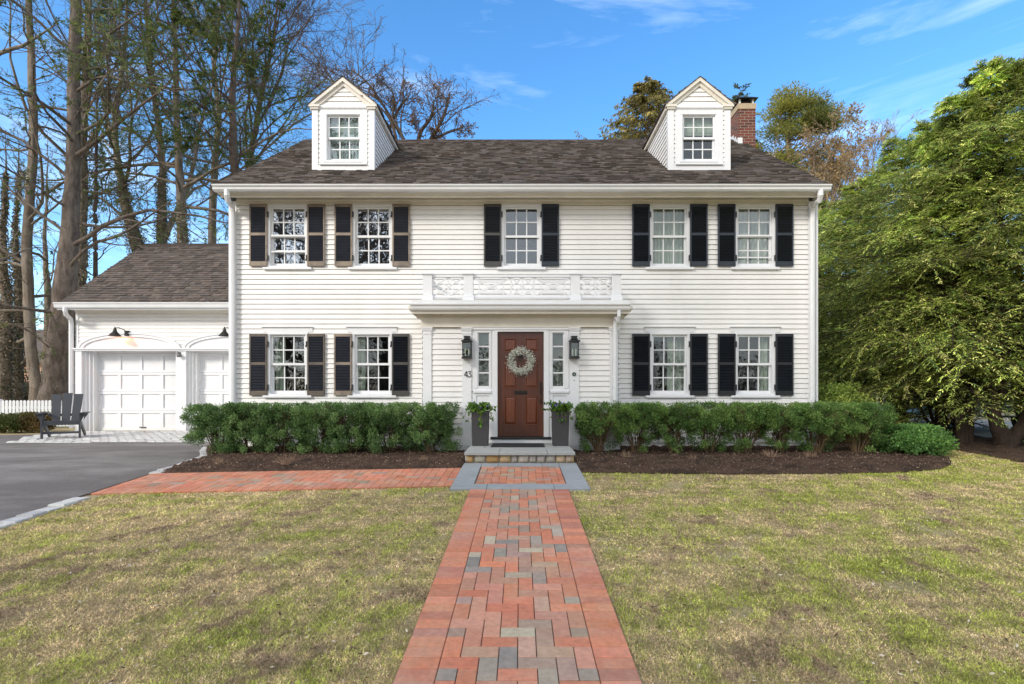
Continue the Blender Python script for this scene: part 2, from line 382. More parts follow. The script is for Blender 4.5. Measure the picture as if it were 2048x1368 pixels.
# ---- brick walkway
RED = [(.51, .190, .108), (.48, .178, .10), (.53, .215, .135), (.46, .18, .11)]
MIX = [(.51, .185, .105)] * 5 + [(.47, .225, .15)] * 5 + [(.38, .255, .18), (.33, .235, .18), (.42, .25, .18), (.30, .25, .21), (.40, .34, .26), (.25, .215, .19), (.36, .235, .185)]
def paver(mb, q, mapf, colr, h=.0, inset=.0022):
    """q=(s0,s1,t0,t1) in paving coordinates"""
    s0, s1, t0, t1 = q; i = inset
    if s1 - s0 < .02 or t1 - t0 < .02: return
    k = random.uniform(.86, 1.14); mb.cur = tuple(min(1, c * k * random.uniform(.95, 1.05)) for c in colr)
    dz = random.uniform(-.0012, .0012) + h; e = .003
    P4 = lambda ins: [(s0 + ins, t0 + ins), (s1 - ins, t0 + ins), (s1 - ins, t1 - ins), (s0 + ins, t1 - ins)]
    lo = [mapf(s, t) for s, t in P4(i)]; hi = [mapf(s, t) for s, t in P4(i + e)]
    vs = [(x, y, G(x, y) + dz - .03) for x, y in lo] + [(x, y, G(x, y) + dz - .002) for x, y in lo] + [(x, y, G(x, y) + dz + .001) for x, y in hi]
    mb.add(vs, [(8, 9, 10, 11)] + [(a, (a + 1) % 4, 4 + (a + 1) % 4, 4 + a) for a in range(4)] + [(4 + a, 4 + (a + 1) % 4, 8 + (a + 1) % 4, 8 + a) for a in range(4)])
def herring(mb, S, T, u, mapf, cols, h):
    ns, nt_ = math.ceil(S / u), math.ceil(T / u)
    for j in range(-1, nt_ + 1):
        for i in range(-1, ns + 1):
            k = (i + j) % 4
            if k == 0: q = (i * u, (i + 2) * u, j * u, (j + 1) * u)
            elif k == 2: q = (i * u, (i + 1) * u, j * u, (j + 2) * u)
            else: continue
            q = (max(q[0], 0), min(q[1], S), max(q[2], 0), min(q[3], T))
            if q[1] > q[0] and q[3] > q[2]: paver(mb, q, mapf, random.choice(cols), h)
u = .1025
mb = MB(); W0 = 12 * u; x0 = -.015 - W0 / 2; y0 = 6.465
mf = lambda s, t: (x0 + s, y0 - t)
T = 10.6; Tn = int(T / u)
for j in range(Tn):
    for a in (0, W0 - 2 * u): paver(mb, (a, a + 2 * u, j * u, (j + 1) * u), mf, random.choice(RED + [(.42, .17, .12)]), .012)
herring(mb, 8 * u, Tn * u, u, lambda s, t: (x0 + 2 * u + s, y0 - t), MIX, .012)
herring(mb, 1.18, 1.10, u * .98, lambda s, t: (-.59 + s, 7.87 - t), RED * 3 + MIX, .012)
def pmap(s, t):                      # side path, s 0..1 along, t 0..1 across
    a, b, c_, d_ = PATH
    xb = a[0] + (b[0] - a[0]) * s; yb = a[1] + (b[1] - a[1]) * s; xt = d_[0] + (c_[0] - d_[0]) * s; yt = d_[1] + (c_[1] - d_[1]) * s
    return (xb + (xt - xb) * t, yb + (yt - yb) * t)
PL = 4.36; PW = 1.13
pm2 = lambda s, t: pmap(s / PL, t / PW)
for j in range(int(PL / u)):
    for a in (0, PW - 2 * u): paver(mb, (j * u, (j + 1) * u, a, a + 2 * u), pm2, random.choice(RED), .010)
herring(mb, PL - .04, PW - 4 * u, u, lambda s, t: pm2(s, t + 2 * u), RED * 5 + MIX + [(.30, .22, .16)] * 3, .010)
o = mb.build('brick_walkway', M['brick'], vcol=True); o['kind'] = 'structure'
mb = MB()
for yy in np.arange(-4.2, 6.4, .4): mb.quad(*[(a, b, G(a, b) - .006 + .004) for a, b in ((x0, yy), (x0 + W0, yy), (x0 + W0, min(yy + .4, 6.47)), (x0, min(yy + .4, 6.47)))])
mb.quad(*[(a, b, G(a, b)) for a, b in ((-.88, 6.47), (.87, 6.47), (.87, 8.15), (-.88, 8.15))])
for k in range(10):
    p = [pmap(k / 10, 0), pmap(k / 10, 1), pmap((k + 1) / 10, 1), pmap((k + 1) / 10, 0)]; mb.quad(*[(a, b, G(a, b) - .001) for a, b in p])
o = mb.build('paver_bed', M['joint']); o['kind'] = 'structure'
# bluestone frame around the panel of bricks
mb = MB()
for (a, b, c_, d_) in ((-.885, -.605, 6.93, 8.14), (.60, .875, 6.93, 8.14), (-.885, -.43, 6.47, 6.92), (.43, .875, 6.47, 6.92), (-.425, .425, 6.47, 6.745), (-.34, .33, 7.885, 8.14), (-.60, -.345, 7.885, 8.14), (.335, .595, 7.885, 8.14)):
    if d_ == 6.92:   # L-shaped corner slabs
        L_ = [(a, 6.47), (b, 6.47), (b, 6.745), (-.605, 6.745), (-.605, 6.92), (a, 6.92)] if a < 0 else [(a, 6.47), (b, 6.47), (b, 6.92), (.60, 6.92), (.60, 6.745), (a, 6.745)]
    else: L_ = [(a, c_), (b, c_), (b, d_), (a, d_)]
    n_ = len(L_); mb.add([(p, q, G(p, q) - .03) for p, q in L_] + [(p, q, G(p, q) + .016) for p, q in L_], [tuple(range(n_, 2 * n_))] + [(i, (i + 1) % n_, (i + 1) % n_ + n_, i + n_) for i in range(n_)])
o = mb.build('bluestone_paving', M['blue'], bevel=.004); o['kind'] = 'structure'

# ---- cobble kerb and apron
def cobble(mb, c, u, L_, W_, h, rg):
    x, y = c; v = (-u[1], u[0]); g_ = G(x, y)
    k = rg.uniform(.40, .56); mb.cur = (k, k * rg.uniform(.97, 1.02), k * rg.uniform(.95, 1.04))
    def ring(e, z): return [(x + u[0] * a * (L_ / 2 - e) + v[0] * b * (W_ / 2 - e) + rg.uniform(-.004, .004), y + u[1] * a * (L_ / 2 - e) + v[1] * b * (W_ / 2 - e) + rg.uniform(-.004, .004), g_ + z) for a, b in ((-1, -1), (1, -1), (1, 1), (-1, 1))]
    vs = ring(0, -.04) + ring(.002, h * .5) + ring(.010, h + rg.uniform(-.006, .008))
    mb.add(vs, [(8, 9, 10, 11)] + [(a, (a + 1) % 4, 4 + (a + 1) % 4, 4 + a) for a in range(4)] + [(4 + a, 4 + (a + 1) % 4, 8 + (a + 1) % 4, 8 + a) for a in range(4)])
def along(pts, step):
    out = []; acc = 0
    for (xa, ya), (xb, yb) in zip(pts, pts[1:]):
        L_ = math.hypot(xb - xa, yb - ya); u_ = ((xb - xa) / L_, (yb - ya) / L_)
        while acc < L_: out.append(((xa + u_[0] * acc, ya + u_[1] * acc), u_)); acc += step
        acc -= L_
    return out
r9 = random.Random(5); mb = MB()
for line in ([(-5.02, -3), (-5.03, 4.0), (-5.06, 5.07), (-5.17, 6.2)], [(-5.22, 7.48), (-5.33, 8.5), (-5.52, 9.1), (-6.0, 9.85), (-6.32, 10.5)]):
    for c_, u_ in along(line, .205): cobble(mb, c_, u_, .198, .17, .016, r9)
o = mb.build('cobble_kerb', M['cobble'], vcol=True); o['kind'] = 'structure'
APRON = [(-6.5, 11.35), (-9.0, 11.25), (-10.95, 11.1), (-12.1, 12.9), (-12.0, 14.1), (-6.5, 14.1)]
sheet('apron_bed', APRON, .5, .008, M['mortar'])
mb = MB(); jj = 0; yy = 11.1
while yy < 14.15:
    xx = -12.3 + (jj % 2) * .1
    while xx < -6.4:
        if inside(APRON, np.array([xx]), np.array([yy]))[0]: cobble(mb, (xx, yy), (1, 0), .192, .112, .018, r9)
        xx += .202
    yy += .122; jj += 1
o = mb.build('cobble_apron', M['cobble'], vcol=True); o['kind'] = 'structure'
# ================================================================= siding and shingles
EXP = .099
def siding(mb, o, u, n, W, z0, z1, exp=EXP, holes=(), lim=None):
    """clapboards: o = corner (x,y) at u=0, u = unit direction along wall, n = outward normal; holes in (u0,u1,z0,z1)"""
    ub = lambda s, off, z: (o[0] + u[0] * s + n[0] * off, o[1] + u[1] * s + n[1] * off, z)
    zb = z0
    while zb < z1 - 1e-4:
        zt = min(zb + exp, z1); gap = min(.010, (zt - zb) * .3)
        segs = [(zb, zt - gap, 0), (zt - gap, zt, 1)]
        cuts = sorted({c for h in holes for c in (h[2], h[3])})
        ss = []
        for a, b, g in segs:
            pts = [a] + [c for c in cuts if a + 1e-5 < c < b - 1e-5] + [b]
            ss += [(p, q, g) for p, q in zip(pts, pts[1:])]
        for a, b, g in ss:
            mid = (a + b) / 2; iv = [(0., W)]
            if lim: lo, hi = lim(mid); iv = [(max(0, lo), min(W, hi))] if hi > lo else []
            for h in holes:
                if h[2] < mid < h[3]:
                    nv = []
                    for p, q in iv:
                        if h[1] <= p or h[0] >= q: nv.append((p, q)); continue
                        if h[0] > p: nv.append((p, h[0]))
                        if h[1] < q: nv.append((h[1], q))
                    iv = nv
            off = lambda z: .022 - .018 * (z - zb) / exp
            for p, q in iv:
                if g == 0:
                    mb.quad(ub(p, off(a), a), ub(q, off(a), a), ub(q, off(b), b), ub(p, off(b), b))
                    if abs(a - zb) < 1e-6: mb.quad(ub(p, -.008, a), ub(q, -.008, a), ub(q, off(a), a), ub(p, off(a), a))
                    if abs(b - (zt - gap)) < 1e-6: mb.quad(ub(p, off(b), b), ub(q, off(b), b), ub(q, -.008, b), ub(p, -.008, b))
                else: mb.quad(ub(p, -.008, a), ub(q, -.008, a), ub(q, -.008, b), ub(p, -.008, b))
        zb = zt

def shingles(mb, o, u, v, n, W, H, course=.135, cols=None, seed=1, holes=None):
    rg = random.Random(seed); o, u, v, n = map(Vector, (o, u, v, n)); k = 0
    cols = cols or [(.118, .095, .083), (.102, .084, .075), (.132, .108, .094), (.092, .079, .073), (.122, .101, .088), (.108, .094, .086)]
    t = 0
    while t < H:
        s = -rg.random() * .2; t1 = min(t + course, H); base = .004
        while s < W:
            w = rg.choice((.09, .12, .15, .19, .24)); s1 = s + w; a, b = max(s, 0), min(s1, W)
            if b - a > .01:
                up = rg.choice((.008, .018, .027)); c = rg.choice(cols); f = rg.uniform(.80, 1.22); mb.cur = tuple(x * f for x in c)
                sk = rg.choice((-.018, 0, .018)); lo = t - (.014 if up > .01 else 0)
                lo = max(lo, -.005); q = lambda ss, tt, hh: o + u * ss + v * tt + n * hh
                a2, b2 = max(a - sk * .5, 0), min(b + sk * .5, W)
                mb.add([q(a, lo, 0), q(b, lo, 0), q(a, lo, up + .006), q(b, lo, up + .006), q(a2, t1 + .01, base), q(b2, t1 + .01, base)],
                       [(0, 1, 3, 2), (2, 3, 5, 4), (0, 2, 4), (1, 5, 3)])
            s = s1
        t += course

YF = 10.37
fx = lambda px: X(px, YF); fz = lambda py: Z(py, YF)
XL, XR = -5.80, 5.90
house = thing('house', 'white two-storey clapboard colonial house with brown shingle roof, dormers and shutters', 'house', (0, YF, 0))
HX = XR; Zs = E + 3.815                                                # soffit height
WC_UP = [576.5, 746, 1043, 1338.5, 1509]; WC_LO = [576.5, 745, 1338.7, 1509]
openings = []
for c in WC_UP: openings.append((fx(c - 36) - XL, fx(c + 36) - XL, fz(532.5), fz(413)))
for c in WC_LO: openings.append((fx(c - 36) - XL, fx(c + 36) - XL, fz(788), fz(669)))
PX0, PX1, YP = X(846, 9.69), X(1236, 9.69), 9.69
openings.append((PX0 + .02 - XL, PX1 - .02 - XL, -1, E + 1.2))         # behind the portico
mb = MB(); siding(mb, (XL + .0, YF), (1, 0), (0, -1), XR - XL, .02, fz(411), holes=openings)
siding(mb, (XR, YF), (0, 1), (1, 0), 7.18, .02, Zs)
siding(mb, (XL, YF + 7.18), (0, -1), (-1, 0), 7.18, .02, Zs)
# gable triangles and rear wall
YB = YF + 7.18; YR = 13.96; ZE = E + 3.90; ZR = E + 6.80 - .06
for xx, s in ((XL, -1), (XR, 1)):
    yo = YF if s > 0 else YB; uu = (0, 1) if s > 0 else (0, -1)
    def lim(z, yo=yo, s=s):
        h = max(0, (ZR - z) / (ZR - ZE)) * (YR - YF); return ((YR - h - YF), (YR + h - YF))
    siding(mb, (xx, yo), uu, (s, 0), 7.18, Zs, ZR, lim=lim)
mb.quad((XL, YB, 0), (XR, YB, 0), (XR, YB, Zs + .1), (XL, YB, Zs + .1))
wall = mb.build('wall', M['siding'], house)
# trim: corner boards, frieze, water table
mb = MB()
mb.box(XL - .02, XL + .135, YF - .03, YF - .0, .02, Zs); mb.box(XL - .02, XL + .0, YF, YF + .13, .02, Zs); mb.build('corner_board', M['trim'], wall); mb = MB()
mb.box(XR - .155, XR + .022, YF - .03, YF, .02, Zs); mb.box(XR, XR + .022, YF, YF + .15, .02, Zs)
mb.box(XR - .012, XR + .030, YF - .038, YF - .030, .02, Zs)
mb.build('corner_board', M['trim'], wall)
mb = MB(); mb.box(XL - .022, XR + .024, YF - .034, YF, -.12, .021); mb.box(XL - .03, XR + .03, YF - .05, YF, .021, .05); mb.build('water_table', M['trim'], wall)
mb = MB(); mb.box(XL + .136, XR - .156, YF - .026, YF, fz(411), Zs + .091); mb.build('frieze_board', M['cornice'], wall)
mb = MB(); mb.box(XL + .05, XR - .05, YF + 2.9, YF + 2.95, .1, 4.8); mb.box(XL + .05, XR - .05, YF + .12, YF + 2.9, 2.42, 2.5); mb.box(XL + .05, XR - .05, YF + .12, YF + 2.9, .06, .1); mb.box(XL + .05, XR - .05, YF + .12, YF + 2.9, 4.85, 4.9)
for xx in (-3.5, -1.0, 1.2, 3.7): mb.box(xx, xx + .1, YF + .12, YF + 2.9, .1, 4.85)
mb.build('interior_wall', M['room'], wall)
# cornice
mb = MB(); XA, XB = -5.84, 5.89
prof = [(YF, Zs + .092), (YF - .343, Zs + .092), (YF - .343, Zs - .002), (YF - .43, Zs - .002), (YF - .43, Zs + .10), (YF, Zs + .10)]
mb.prismx(prof, XA + .03, XB - .03)
mb.box(XA + .06, XB - .10, YF - .375, YF - .345, Zs - .050, Zs - .001); mb.box(XA + .06, XB - .10, YF - .395, YF - .376, Zs - .016, Zs - .001)
mb.prismx([(YF - .026, Zs - .005), (YF - .05, Zs), (YF - .06, Zs + .022), (YF - .026, Zs + .022)], XL + .14, XR - .16); mb.box(XA + .03, XA + .05, YF - .343, YF, Zs - .002, Zs + .09); mb.box(XB - .05, XB - .03, YF - .343, YF, Zs - .002, Zs + .09)
mb.build('cornice', M['cornice'], house)
mb = MB()
gp = [(YF - .435, Zs + .015), (YF - .52, Zs + .015), (YF - .545, Zs + .04), (YF - .55, Zs + .075), (YF - .575, Zs + .10), (YF - .58, Zs + .125), (YF - .565, Zs + .125), (YF - .56, Zs + .10), (YF - .45, Zs + .09), (YF - .435, Zs + .125)]
mb.prismx(gp, XA - .0, XB + .0); mb.build('gutter', M['gutter'], house)
# roof
th = math.atan2(ZR + .06 - (E + 4.02), YR - 9.95); sl = (ZR + .06 - (E + 4.02)) / math.sin(th)
zr0 = E + 4.00; roofz = lambda y: zr0 + (y - 9.95) * math.tan(th)
mb = MB(); RX0, RX1 = -5.80, 5.88
mb.prismx([(9.90, roofz(9.90) - .05), (9.90, roofz(9.90) - .012), (YR, roofz(YR) - .008), (2 * YR - 9.9, roofz(9.9) - .012), (2 * YR - 9.9, roofz(9.9) - .05), (YR, roofz(YR) - .14)], RX0, RX1)
mb.build('rake_board', M['trim'], house)
mb = MB(); shingles(mb, (RX0 - .03, 9.87, roofz(9.87)), (1, 0, 0), (0, math.cos(th), math.sin(th)), (0, -math.sin(th), math.cos(th)), RX1 - RX0 + .06, sl + .10, seed=2)
mb.cur = (.07, .055, .05); cs, sn = math.cos(th), math.sin(th)
mb.add([(RX0 - .03, YR - .02, roofz(YR)), (RX1 + .03, YR - .02, roofz(YR)), (RX1 + .03, 2 * YR - 9.87, roofz(9.87)), (RX0 - .03, 2 * YR - 9.87, roofz(9.87))], [(0, 1, 2, 3)])
s = RX0 - .04
while s < RX1:
    f = random.uniform(.7, 1.2); mb.cur = (.075 * f, .058 * f, .05 * f); mb.prismx([(YR - .13, roofz(YR - .13) + .012), (YR, roofz(YR) + .034), (YR + .13, roofz(YR - .13) + .012)], s, min(s + .15, RX1 + .04)); s += .15
roof = mb.build('roof', M['roof'], house, vcol=True)

# ---- windows
def sash(mb, x0, x1, z0, z1, y, cols=3, rows=2, st=.036, bt=.045, m=.022, t=.035):
    mb.box(x0, x0 + st, y, y + t, z0, z1); mb.box(x1 - st, x1, y, y + t, z0, z1)
    mb.box(x0 + st, x1 - st, y + .001, y + t - .001, z0, z0 + bt); mb.box(x0 + st, x1 - st, y + .001, y + t - .001, z1 - .032, z1)
    for i in range(1, cols):
        xm = x0 + st + (x1 - x0 - 2 * st) * i / cols; mb.box(xm - m / 2, xm + m / 2, y + .006, y + t - .006, z0 + bt, z1 - .032)
    for j in range(1, rows):
        zm = z0 + bt + (z1 - .032 - z0 - bt) * j / rows; mb.box(x0 + st, x1 - st, y + .008, y + t - .008, zm - m / 2, zm + m / 2)
def wavy(mb, x0, x1, z0, z1, y, amp=.03, per=.09, ph=0):
    n = max(4, int((x1 - x0) / .012)); p = []
    for i in range(n + 1):
        x = x0 + (x1 - x0) * i / n; p.append((x, y + amp * math.sin(ph + 6.283 * x / per) + .3 * amp * math.sin(17 * x + ph)))
    for (xa, ya), (xb, yb) in zip(p, p[1:]): mb.quad((xa, ya, z0), (xb, yb, z0), (xb, yb, z1), (xa, ya, z1))
def window(parent, cx, z0, z1, y, hw=.36, name='window', glass='glass', head=None, sill=True, curtain=None, storm=None, sub=False, w=.05, gap=(0, 0)):
    """opening cx+-hw, z0..z1 in a wall at y; frame is the part, sashes, panes, sill and curtains its sub-parts"""
    mb = MB(); a, b = cx - hw, cx + hw
    mb.box(a - w, a, y - .030, y + .11, z0, z1); mb.box(b, b + w, y - .030, y + .11, z0, z1); mb.box(a - w, b + w, y - .032, y + .11, z1, z1 + w * .9)
    mb.box(a, a + .012, y - .018, y + .11, z0, z1); mb.box(b - .012, b, y - .018, y + .11, z0, z1); mb.box(a + .012, b - .012, y - .018, y + .11, z1 - .012, z1)
    mb.box(a - w, b + w, y - .034, y + .11, z0 - .028, z0)
    if head:
        mb.box(a - .135, b + .135, y - .028, y + .0, z1 + w * .9, z1 + .125); mb.prismx([(y, z1 + .125), (y - .035, z1 + .125), (y - .05, z1 + .140), (y - .06, z1 + .150), (y, z1 + .155)], a - .15, b + .15)
    fr = mb.build(name, M['trim'], parent); P_ = parent if sub else fr
    zm = (z0 + z1) / 2 + .0
    mb = MB(); sash(mb, a + .013, b - .013, zm - .02, z1 - .013, y + .015); mb.build('upper_sash', M['trim'], P_)
    mb = MB(); sash(mb, a + .013, b - .013, z0 + .002, zm + .025, y + .055, bt=.065); 
    if storm:
        mb.box(a + .013, b - .013, y - .006, y + .010, storm - .012, storm + .012); mb.box(a + .013, b - .013, y - .010, y + .008, zm - .005, zm + .030)
    mb.build('lower_sash', M['trim'], P_)
    mb = MB(); mb.box(a + .03, b - .03, y + .030, y + .034, zm, z1 - .03); mb.build('pane', M[glass], P_)
    mb = MB(); mb.box(a + .03, b - .03, y + .070, y + .074, z0 + .03, zm + .01); mb.build('pane', M[glass], P_)
    if sill:
        mb = MB(); mb.box(a - .125, b + .125, y - .065, y + .0, z0 - .075, z0 - .029); mb.build('window_sill', M['trim'], P_, bevel=.006)
    if curtain:
        mb = MB()
        for (f0, f1, zt, k) in curtain:
            wavy(mb, a + (b - a) * f0, a + (b - a) * f1, z0 - .05, z1 + .02 - zt, y + .17 + .03 * k, ph=cx * 3)
        mb.build('curtain', M['curtain'], P_)
    return fr
def shutter(cx, z0, z1, y, frame, louv, side):
    w = .175; mb = MB(); t = .032; y0, y1 = y - .062, y - .062 + t
    st = .030; mid = (z0 + z1) / 2 + .02
    mb.box(cx - w, cx - w + st, y0, y1, z0, z1); mb.box(cx + w - st, cx + w, y0, y1, z0, z1)
    for a, b in ((z0, z0 + .095), (mid - .028, mid + .028), (z1 - .058, z1)): mb.box(cx - w + st, cx + w - st, y0 + .001, y1 - .001, a, b)
    o = mb.build('shutter', M[frame], house, bevel=.004)
    mb = MB()
    for a, b in ((z0 + .095, mid - .028), (mid + .028, z1 - .058)):
        n = int((b - a) / .030)
        for i in range(n):
            zc = a + (i + .5) * (b - a) / n
            mb.obox((cx, (y0 + y1) / 2, zc), (w - st, 0, 0), (0, .0125, -.0125), (0, .0028, .0028))
        mb.box(cx - w + st, cx + w - st, y1 - .004, y1, a, b)
    mb.build('louvre_panel', M[louv], o)
    mb = MB()
    for zc in (z0 + .17, z1 - .20):
        mb = MB(); xi = cx + side * (w + .012); mb.box(xi - .012, xi + .012, y0 - .004, y - .03, zc - .05, zc + .05); mb.box(xi - .02, xi + .01, y0 - .008, y0 - .004, zc - .07, zc - .03); mb.build('hinge', M['black'], o)
UPS = [('sh_taupe', 'sh_taupe'), ('sh_taupe', 'sh_taupe'), ('sh_grey', 'sh_navy'), ('sh_navy', 'sh_navy'), ('sh_navy', 'sh_navy')]
UPG = ['glass_bright', 'glass_bright', 'glass_mid', 'glass', 'glass_mid']
UPC = [None, None, None, [(.0, 1.0, 0, 0)], [(.0, .42, 0, 0), (.52, 1, 0, 1)]]
UPS_ST = [fz(503.5), None, None, None, fz(515)]
for c, (l, r), g_, cu, st in zip(WC_UP, UPS, UPG, UPC, UPS_ST):
    window(house, fx(c), fz(532.5), fz(413), YF, glass=g_, curtain=cu, storm=st)
    for s, m_ in ((-57.5, l), (57.5, r)): shutter(fx(c + s), fz(533.5), fz(410), YF, m_, 'louvre' if m_ == 'sh_taupe' else 'louvre_b', -1 if s > 0 else 1)
LOS = [('sh_brown', 'sh_brown'), ('sh_taupe', 'sh_grey'), ('sh_black', 'sh_black'), ('sh_black', 'sh_black')]
LOG = ['glass_mid', 'glass', 'glass', 'glass']
LOC = [[(.06, .34, 0, 0)], [(.02, .24, 0, 0)], [(.50, .66, 0, 0), (.72, 1, 0, 1)], [(.74, .98, 0, 0)]]
for c, (l, r), g_, cu in zip(WC_LO, LOS, LOG, LOC):
    window(house, fx(c), fz(788), fz(669), YF, glass=g_, curtain=cu, head=True)
    for s, m_ in ((-57.5, l), (57.5, r)): shutter(fx(c + s), fz(791), fz(668), YF, m_, 'louvre' if m_ in ('sh_brown', 'sh_taupe') else 'louvre_b', -1 if s > 0 else 1)

# ---- dormers
YD = 10.95; SD = F / YD
for k, xc in enumerate((X(687.5, YD), X(1397.5, YD))):
    mb = MB(); hw = .64; zb = roofz(YD) - .10; ze = E + 6.03; zp = E + 6.53; zt = Z(341, YD)
    wx0, wx1 = xc - .355, xc + .355; wz0, wz1 = Z(322, YD), Z(230, YD)
    siding(mb, (xc - hw, YD), (1, 0), (0, -1), 2 * hw, Z(333, YD), ze - .04, exp=.0975, holes=[(wx0 - xc + hw, wx1 - xc + hw, wz0, wz1)])
    yb = YD + 2.3
    siding(mb, (xc + hw, YD), (0, 1), (1, 0), 2.2, zb, ze, exp=.0975); siding(mb, (xc - hw, YD + 2.2), (0, -1), (-1, 0), 2.2, zb, ze, exp=.0975)
    def lm(z, ze=ze, zp=zp, hw=hw): h = hw * max(0, (zp - z) / (zp - ze)); return (hw - h, hw + h)
    siding(mb, (xc - hw, YD - .0), (1, 0), (0, -1), 2 * hw, ze + .02, zp, exp=.0975, lim=lm)
    dm = mb.build('dormer', M['siding'], house)
    mb = MB()
    for s in (-1, 1):
        mb.box(xc + s * hw, xc + s * (hw - .105), YD - .035, YD, zb, ze - .0); mb.box(xc + s * (hw + .018), xc + s * hw, YD - .035, YD + .07, zb, ze)
    mb.box(xc - hw + .105, xc + hw - .105, YD - .033, YD, zb, Z(333, YD)); mb.box(xc - hw + .08, xc + hw - .08, YD - .030, YD, ze - .075, ze + .022)
    # window casing
    mb.box(wx0 - .145, wx0 - .05, YD - .028, YD, wz0 - .06, wz1 + .10); mb.box(wx1 + .05, wx1 + .145, YD - .028, YD, wz0 - .06, wz1 + .10); mb.box(wx0 - .05, wx1 + .05, YD - .027, YD, wz1 + .045, wz1 + .10)
    mb.prismx([(YD, wz1 + .10), (YD - .03, wz1 + .10), (YD - .055, wz1 + .13), (YD, wz1 + .135)], wx0 - .16, wx1 + .16)
    mb.build('casing', M['trim'], dm)
    # raking cornice, returns
    hr = .715; sp = (zp + .07 - (ze + .0)) / hr; pkz = ze + .0 + sp * hr + .04
    mb = MB()
    for s in (-1, 1):
        A = (xc + s * hr, ze + .02); B = (xc, ze + .02 + sp * hr)
        mb.prism([A, B, (xc, B[1] - .085), (xc + s * (hr - .11), A[1])] if s < 0 else [B, A, (xc + s * (hr - .11), A[1]), (xc, B[1] - .085)], YD - .085, YD + .0)
        mb.prism([(xc + s * (hr - .075), A[1] - .002), (xc, B[1] - .055), (xc, B[1] - .165), (xc + s * (hr - .215), A[1] - .002)], YD - .045, YD - .001)
        mb.box(xc + s * (hr), xc + s * (hw - .15), YD - .082, YD, ze - .03, ze + .018); mb.box(xc + s * (hr - .03), xc + s * (hw - .125), YD - .065, YD, ze - .07, ze - .031)
        mb.prismx([(YD, ze - .07), (YD + 2.1, ze - .07), (YD + 2.1, ze + .02), (YD, ze + .02)], xc + s * hw, xc + s * (hr - .005))
    mb.build('pediment', M['peel'] if k == 0 else M['cornice'], dm)
    L_ = 2.95; aa = math.atan(sp); mb = MB()
    for s in (-1, 1):
        o_ = (xc + s * (hr + .02), YD - .10, ze + .02 - .02 * sp); v_ = (-s * math.cos(aa), 0, math.sin(aa)); n_ = (s * math.sin(aa), 0, math.cos(aa))
        if s < 0: shingles(mb, (o_[0], o_[1] + L_, o_[2]), (0, -1, 0), v_, n_, L_, (hr + .02) / math.cos(aa), seed=30 + k)
        else: shingles(mb, o_, (0, 1, 0), v_, n_, L_, (hr + .02) / math.cos(aa), seed=34 + k)
    mb.cur = (.06, .05, .046)
    mb.prism([(xc - hr - .02, ze + .0), (xc, ze + sp * hr + .018), (xc + hr + .02, ze + .0), (xc + hr + .02, ze + .012), (xc, ze + sp * hr + .034), (xc - hr - .02, ze + .012)], YD - .098, YD + L_ - .1)
    mb.build('dormer_roof', M['roof'], dm, vcol=True)
    window(dm, xc, wz0, wz1, YD, hw=.355, name='window_frame', glass='glass_mid' if k == 0 else 'glass', sill=False, sub=True)
    mb = MB(); mb.box(wx0 - .145, wx1 + .145, YD - .07, YD, wz0 - .10, wz0 - .062); mb.build('window_sill', M['trim'], dm)
    mb = MB()
    if k == 0: mb.box(wx0, wx1, YD + .13, YD + .14, wz0 + .42, wz1); wavy(mb, wx0, wx1, wz0, wz0 + .42, YD + .16, .02, .07)
    else: mb.box(wx0, wx1, YD + .13, YD + .14, wz1 - .37, wz1)
    mb.build('blind', M['sheer'] if k == 0 else M['curtain'], dm)
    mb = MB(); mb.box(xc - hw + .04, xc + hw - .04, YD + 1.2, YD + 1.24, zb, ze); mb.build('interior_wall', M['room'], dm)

# ---- chimney (brick pattern lives in the material)
def brickmat():
    m, nt, b = newmat('old_chimney_brick'); N, L = nt.nodes, nt.links
    tc = N.new('ShaderNodeTexCoord'); sp = N.new('ShaderNodeSeparateXYZ'); L.new(tc.outputs['Object'], sp.inputs[0])
    ad = N.new('ShaderNodeMath'); ad.operation = 'ADD'; L.new(sp.outputs['X'], ad.inputs[0]); L.new(sp.outputs['Y'], ad.inputs[1])
    cb = N.new('ShaderNodeCombineXYZ'); L.new(ad.outputs[0], cb.inputs['X']); L.new(sp.outputs['Z'], cb.inputs['Y'])
    br = N.new('ShaderNodeTexBrick'); L.new(cb.outputs[0], br.inputs['Vector'])
    br.inputs['Color1'].default_value = (.17, .045, .028, 1); br.inputs['Color2'].default_value = (.07, .026, .022, 1); br.inputs['Mortar'].default_value = (.30, .27, .22, 1)
    br.inputs['Scale'].default_value = 1; br.inputs['Brick Width'].default_value = .205; br.inputs['Row Height'].default_value = .072; br.inputs['Mortar Size'].default_value = .006; br.inputs['Bias'].default_value = -.1
    L.new(br.outputs['Color'], b.inputs['Base Color']); b.inputs['Roughness'].default_value = .9
    bp = N.new('ShaderNodeBump'); bp.inputs['Distance'].default_value = .01; bp.invert = True; L.new(br.outputs['Fac'], bp.inputs['Height']); L.new(bp.outputs[0], b.inputs['Normal'])
    return m
DC = 13.60; cx0, cx1 = X(1477, DC), X(1511, DC); cy1 = DC + .62
mb = MB(); mb.box(cx0, cx1, DC, cy1, 4.5, Z(218, DC)); ch = mb.build('chimney', brickmat(), house)
mb = MB(); mb.box(cx0 - .0, cx1 + .14, DC + .02, cy1 - .02, 0.02, 4.5); mb.build('chimney_base', ch.data.materials[0], ch)
mb = MB(); mb.box(cx0 - .015, cx1 + .015, DC - .015, cy1 + .015, Z(218, DC), Z(207, DC)); mb.build('mortar_crown', pm('sandy_crown', (.42, .33, .22), .9, 12, .2), ch)
mb = MB(); zc = Z(207, DC)
for a in (cx0 + .05, cx1 - .05):
    for b in (DC + .05, cy1 - .05): mb.box(a - .02, a + .02, b - .02, b + .02, zc, zc + .14)
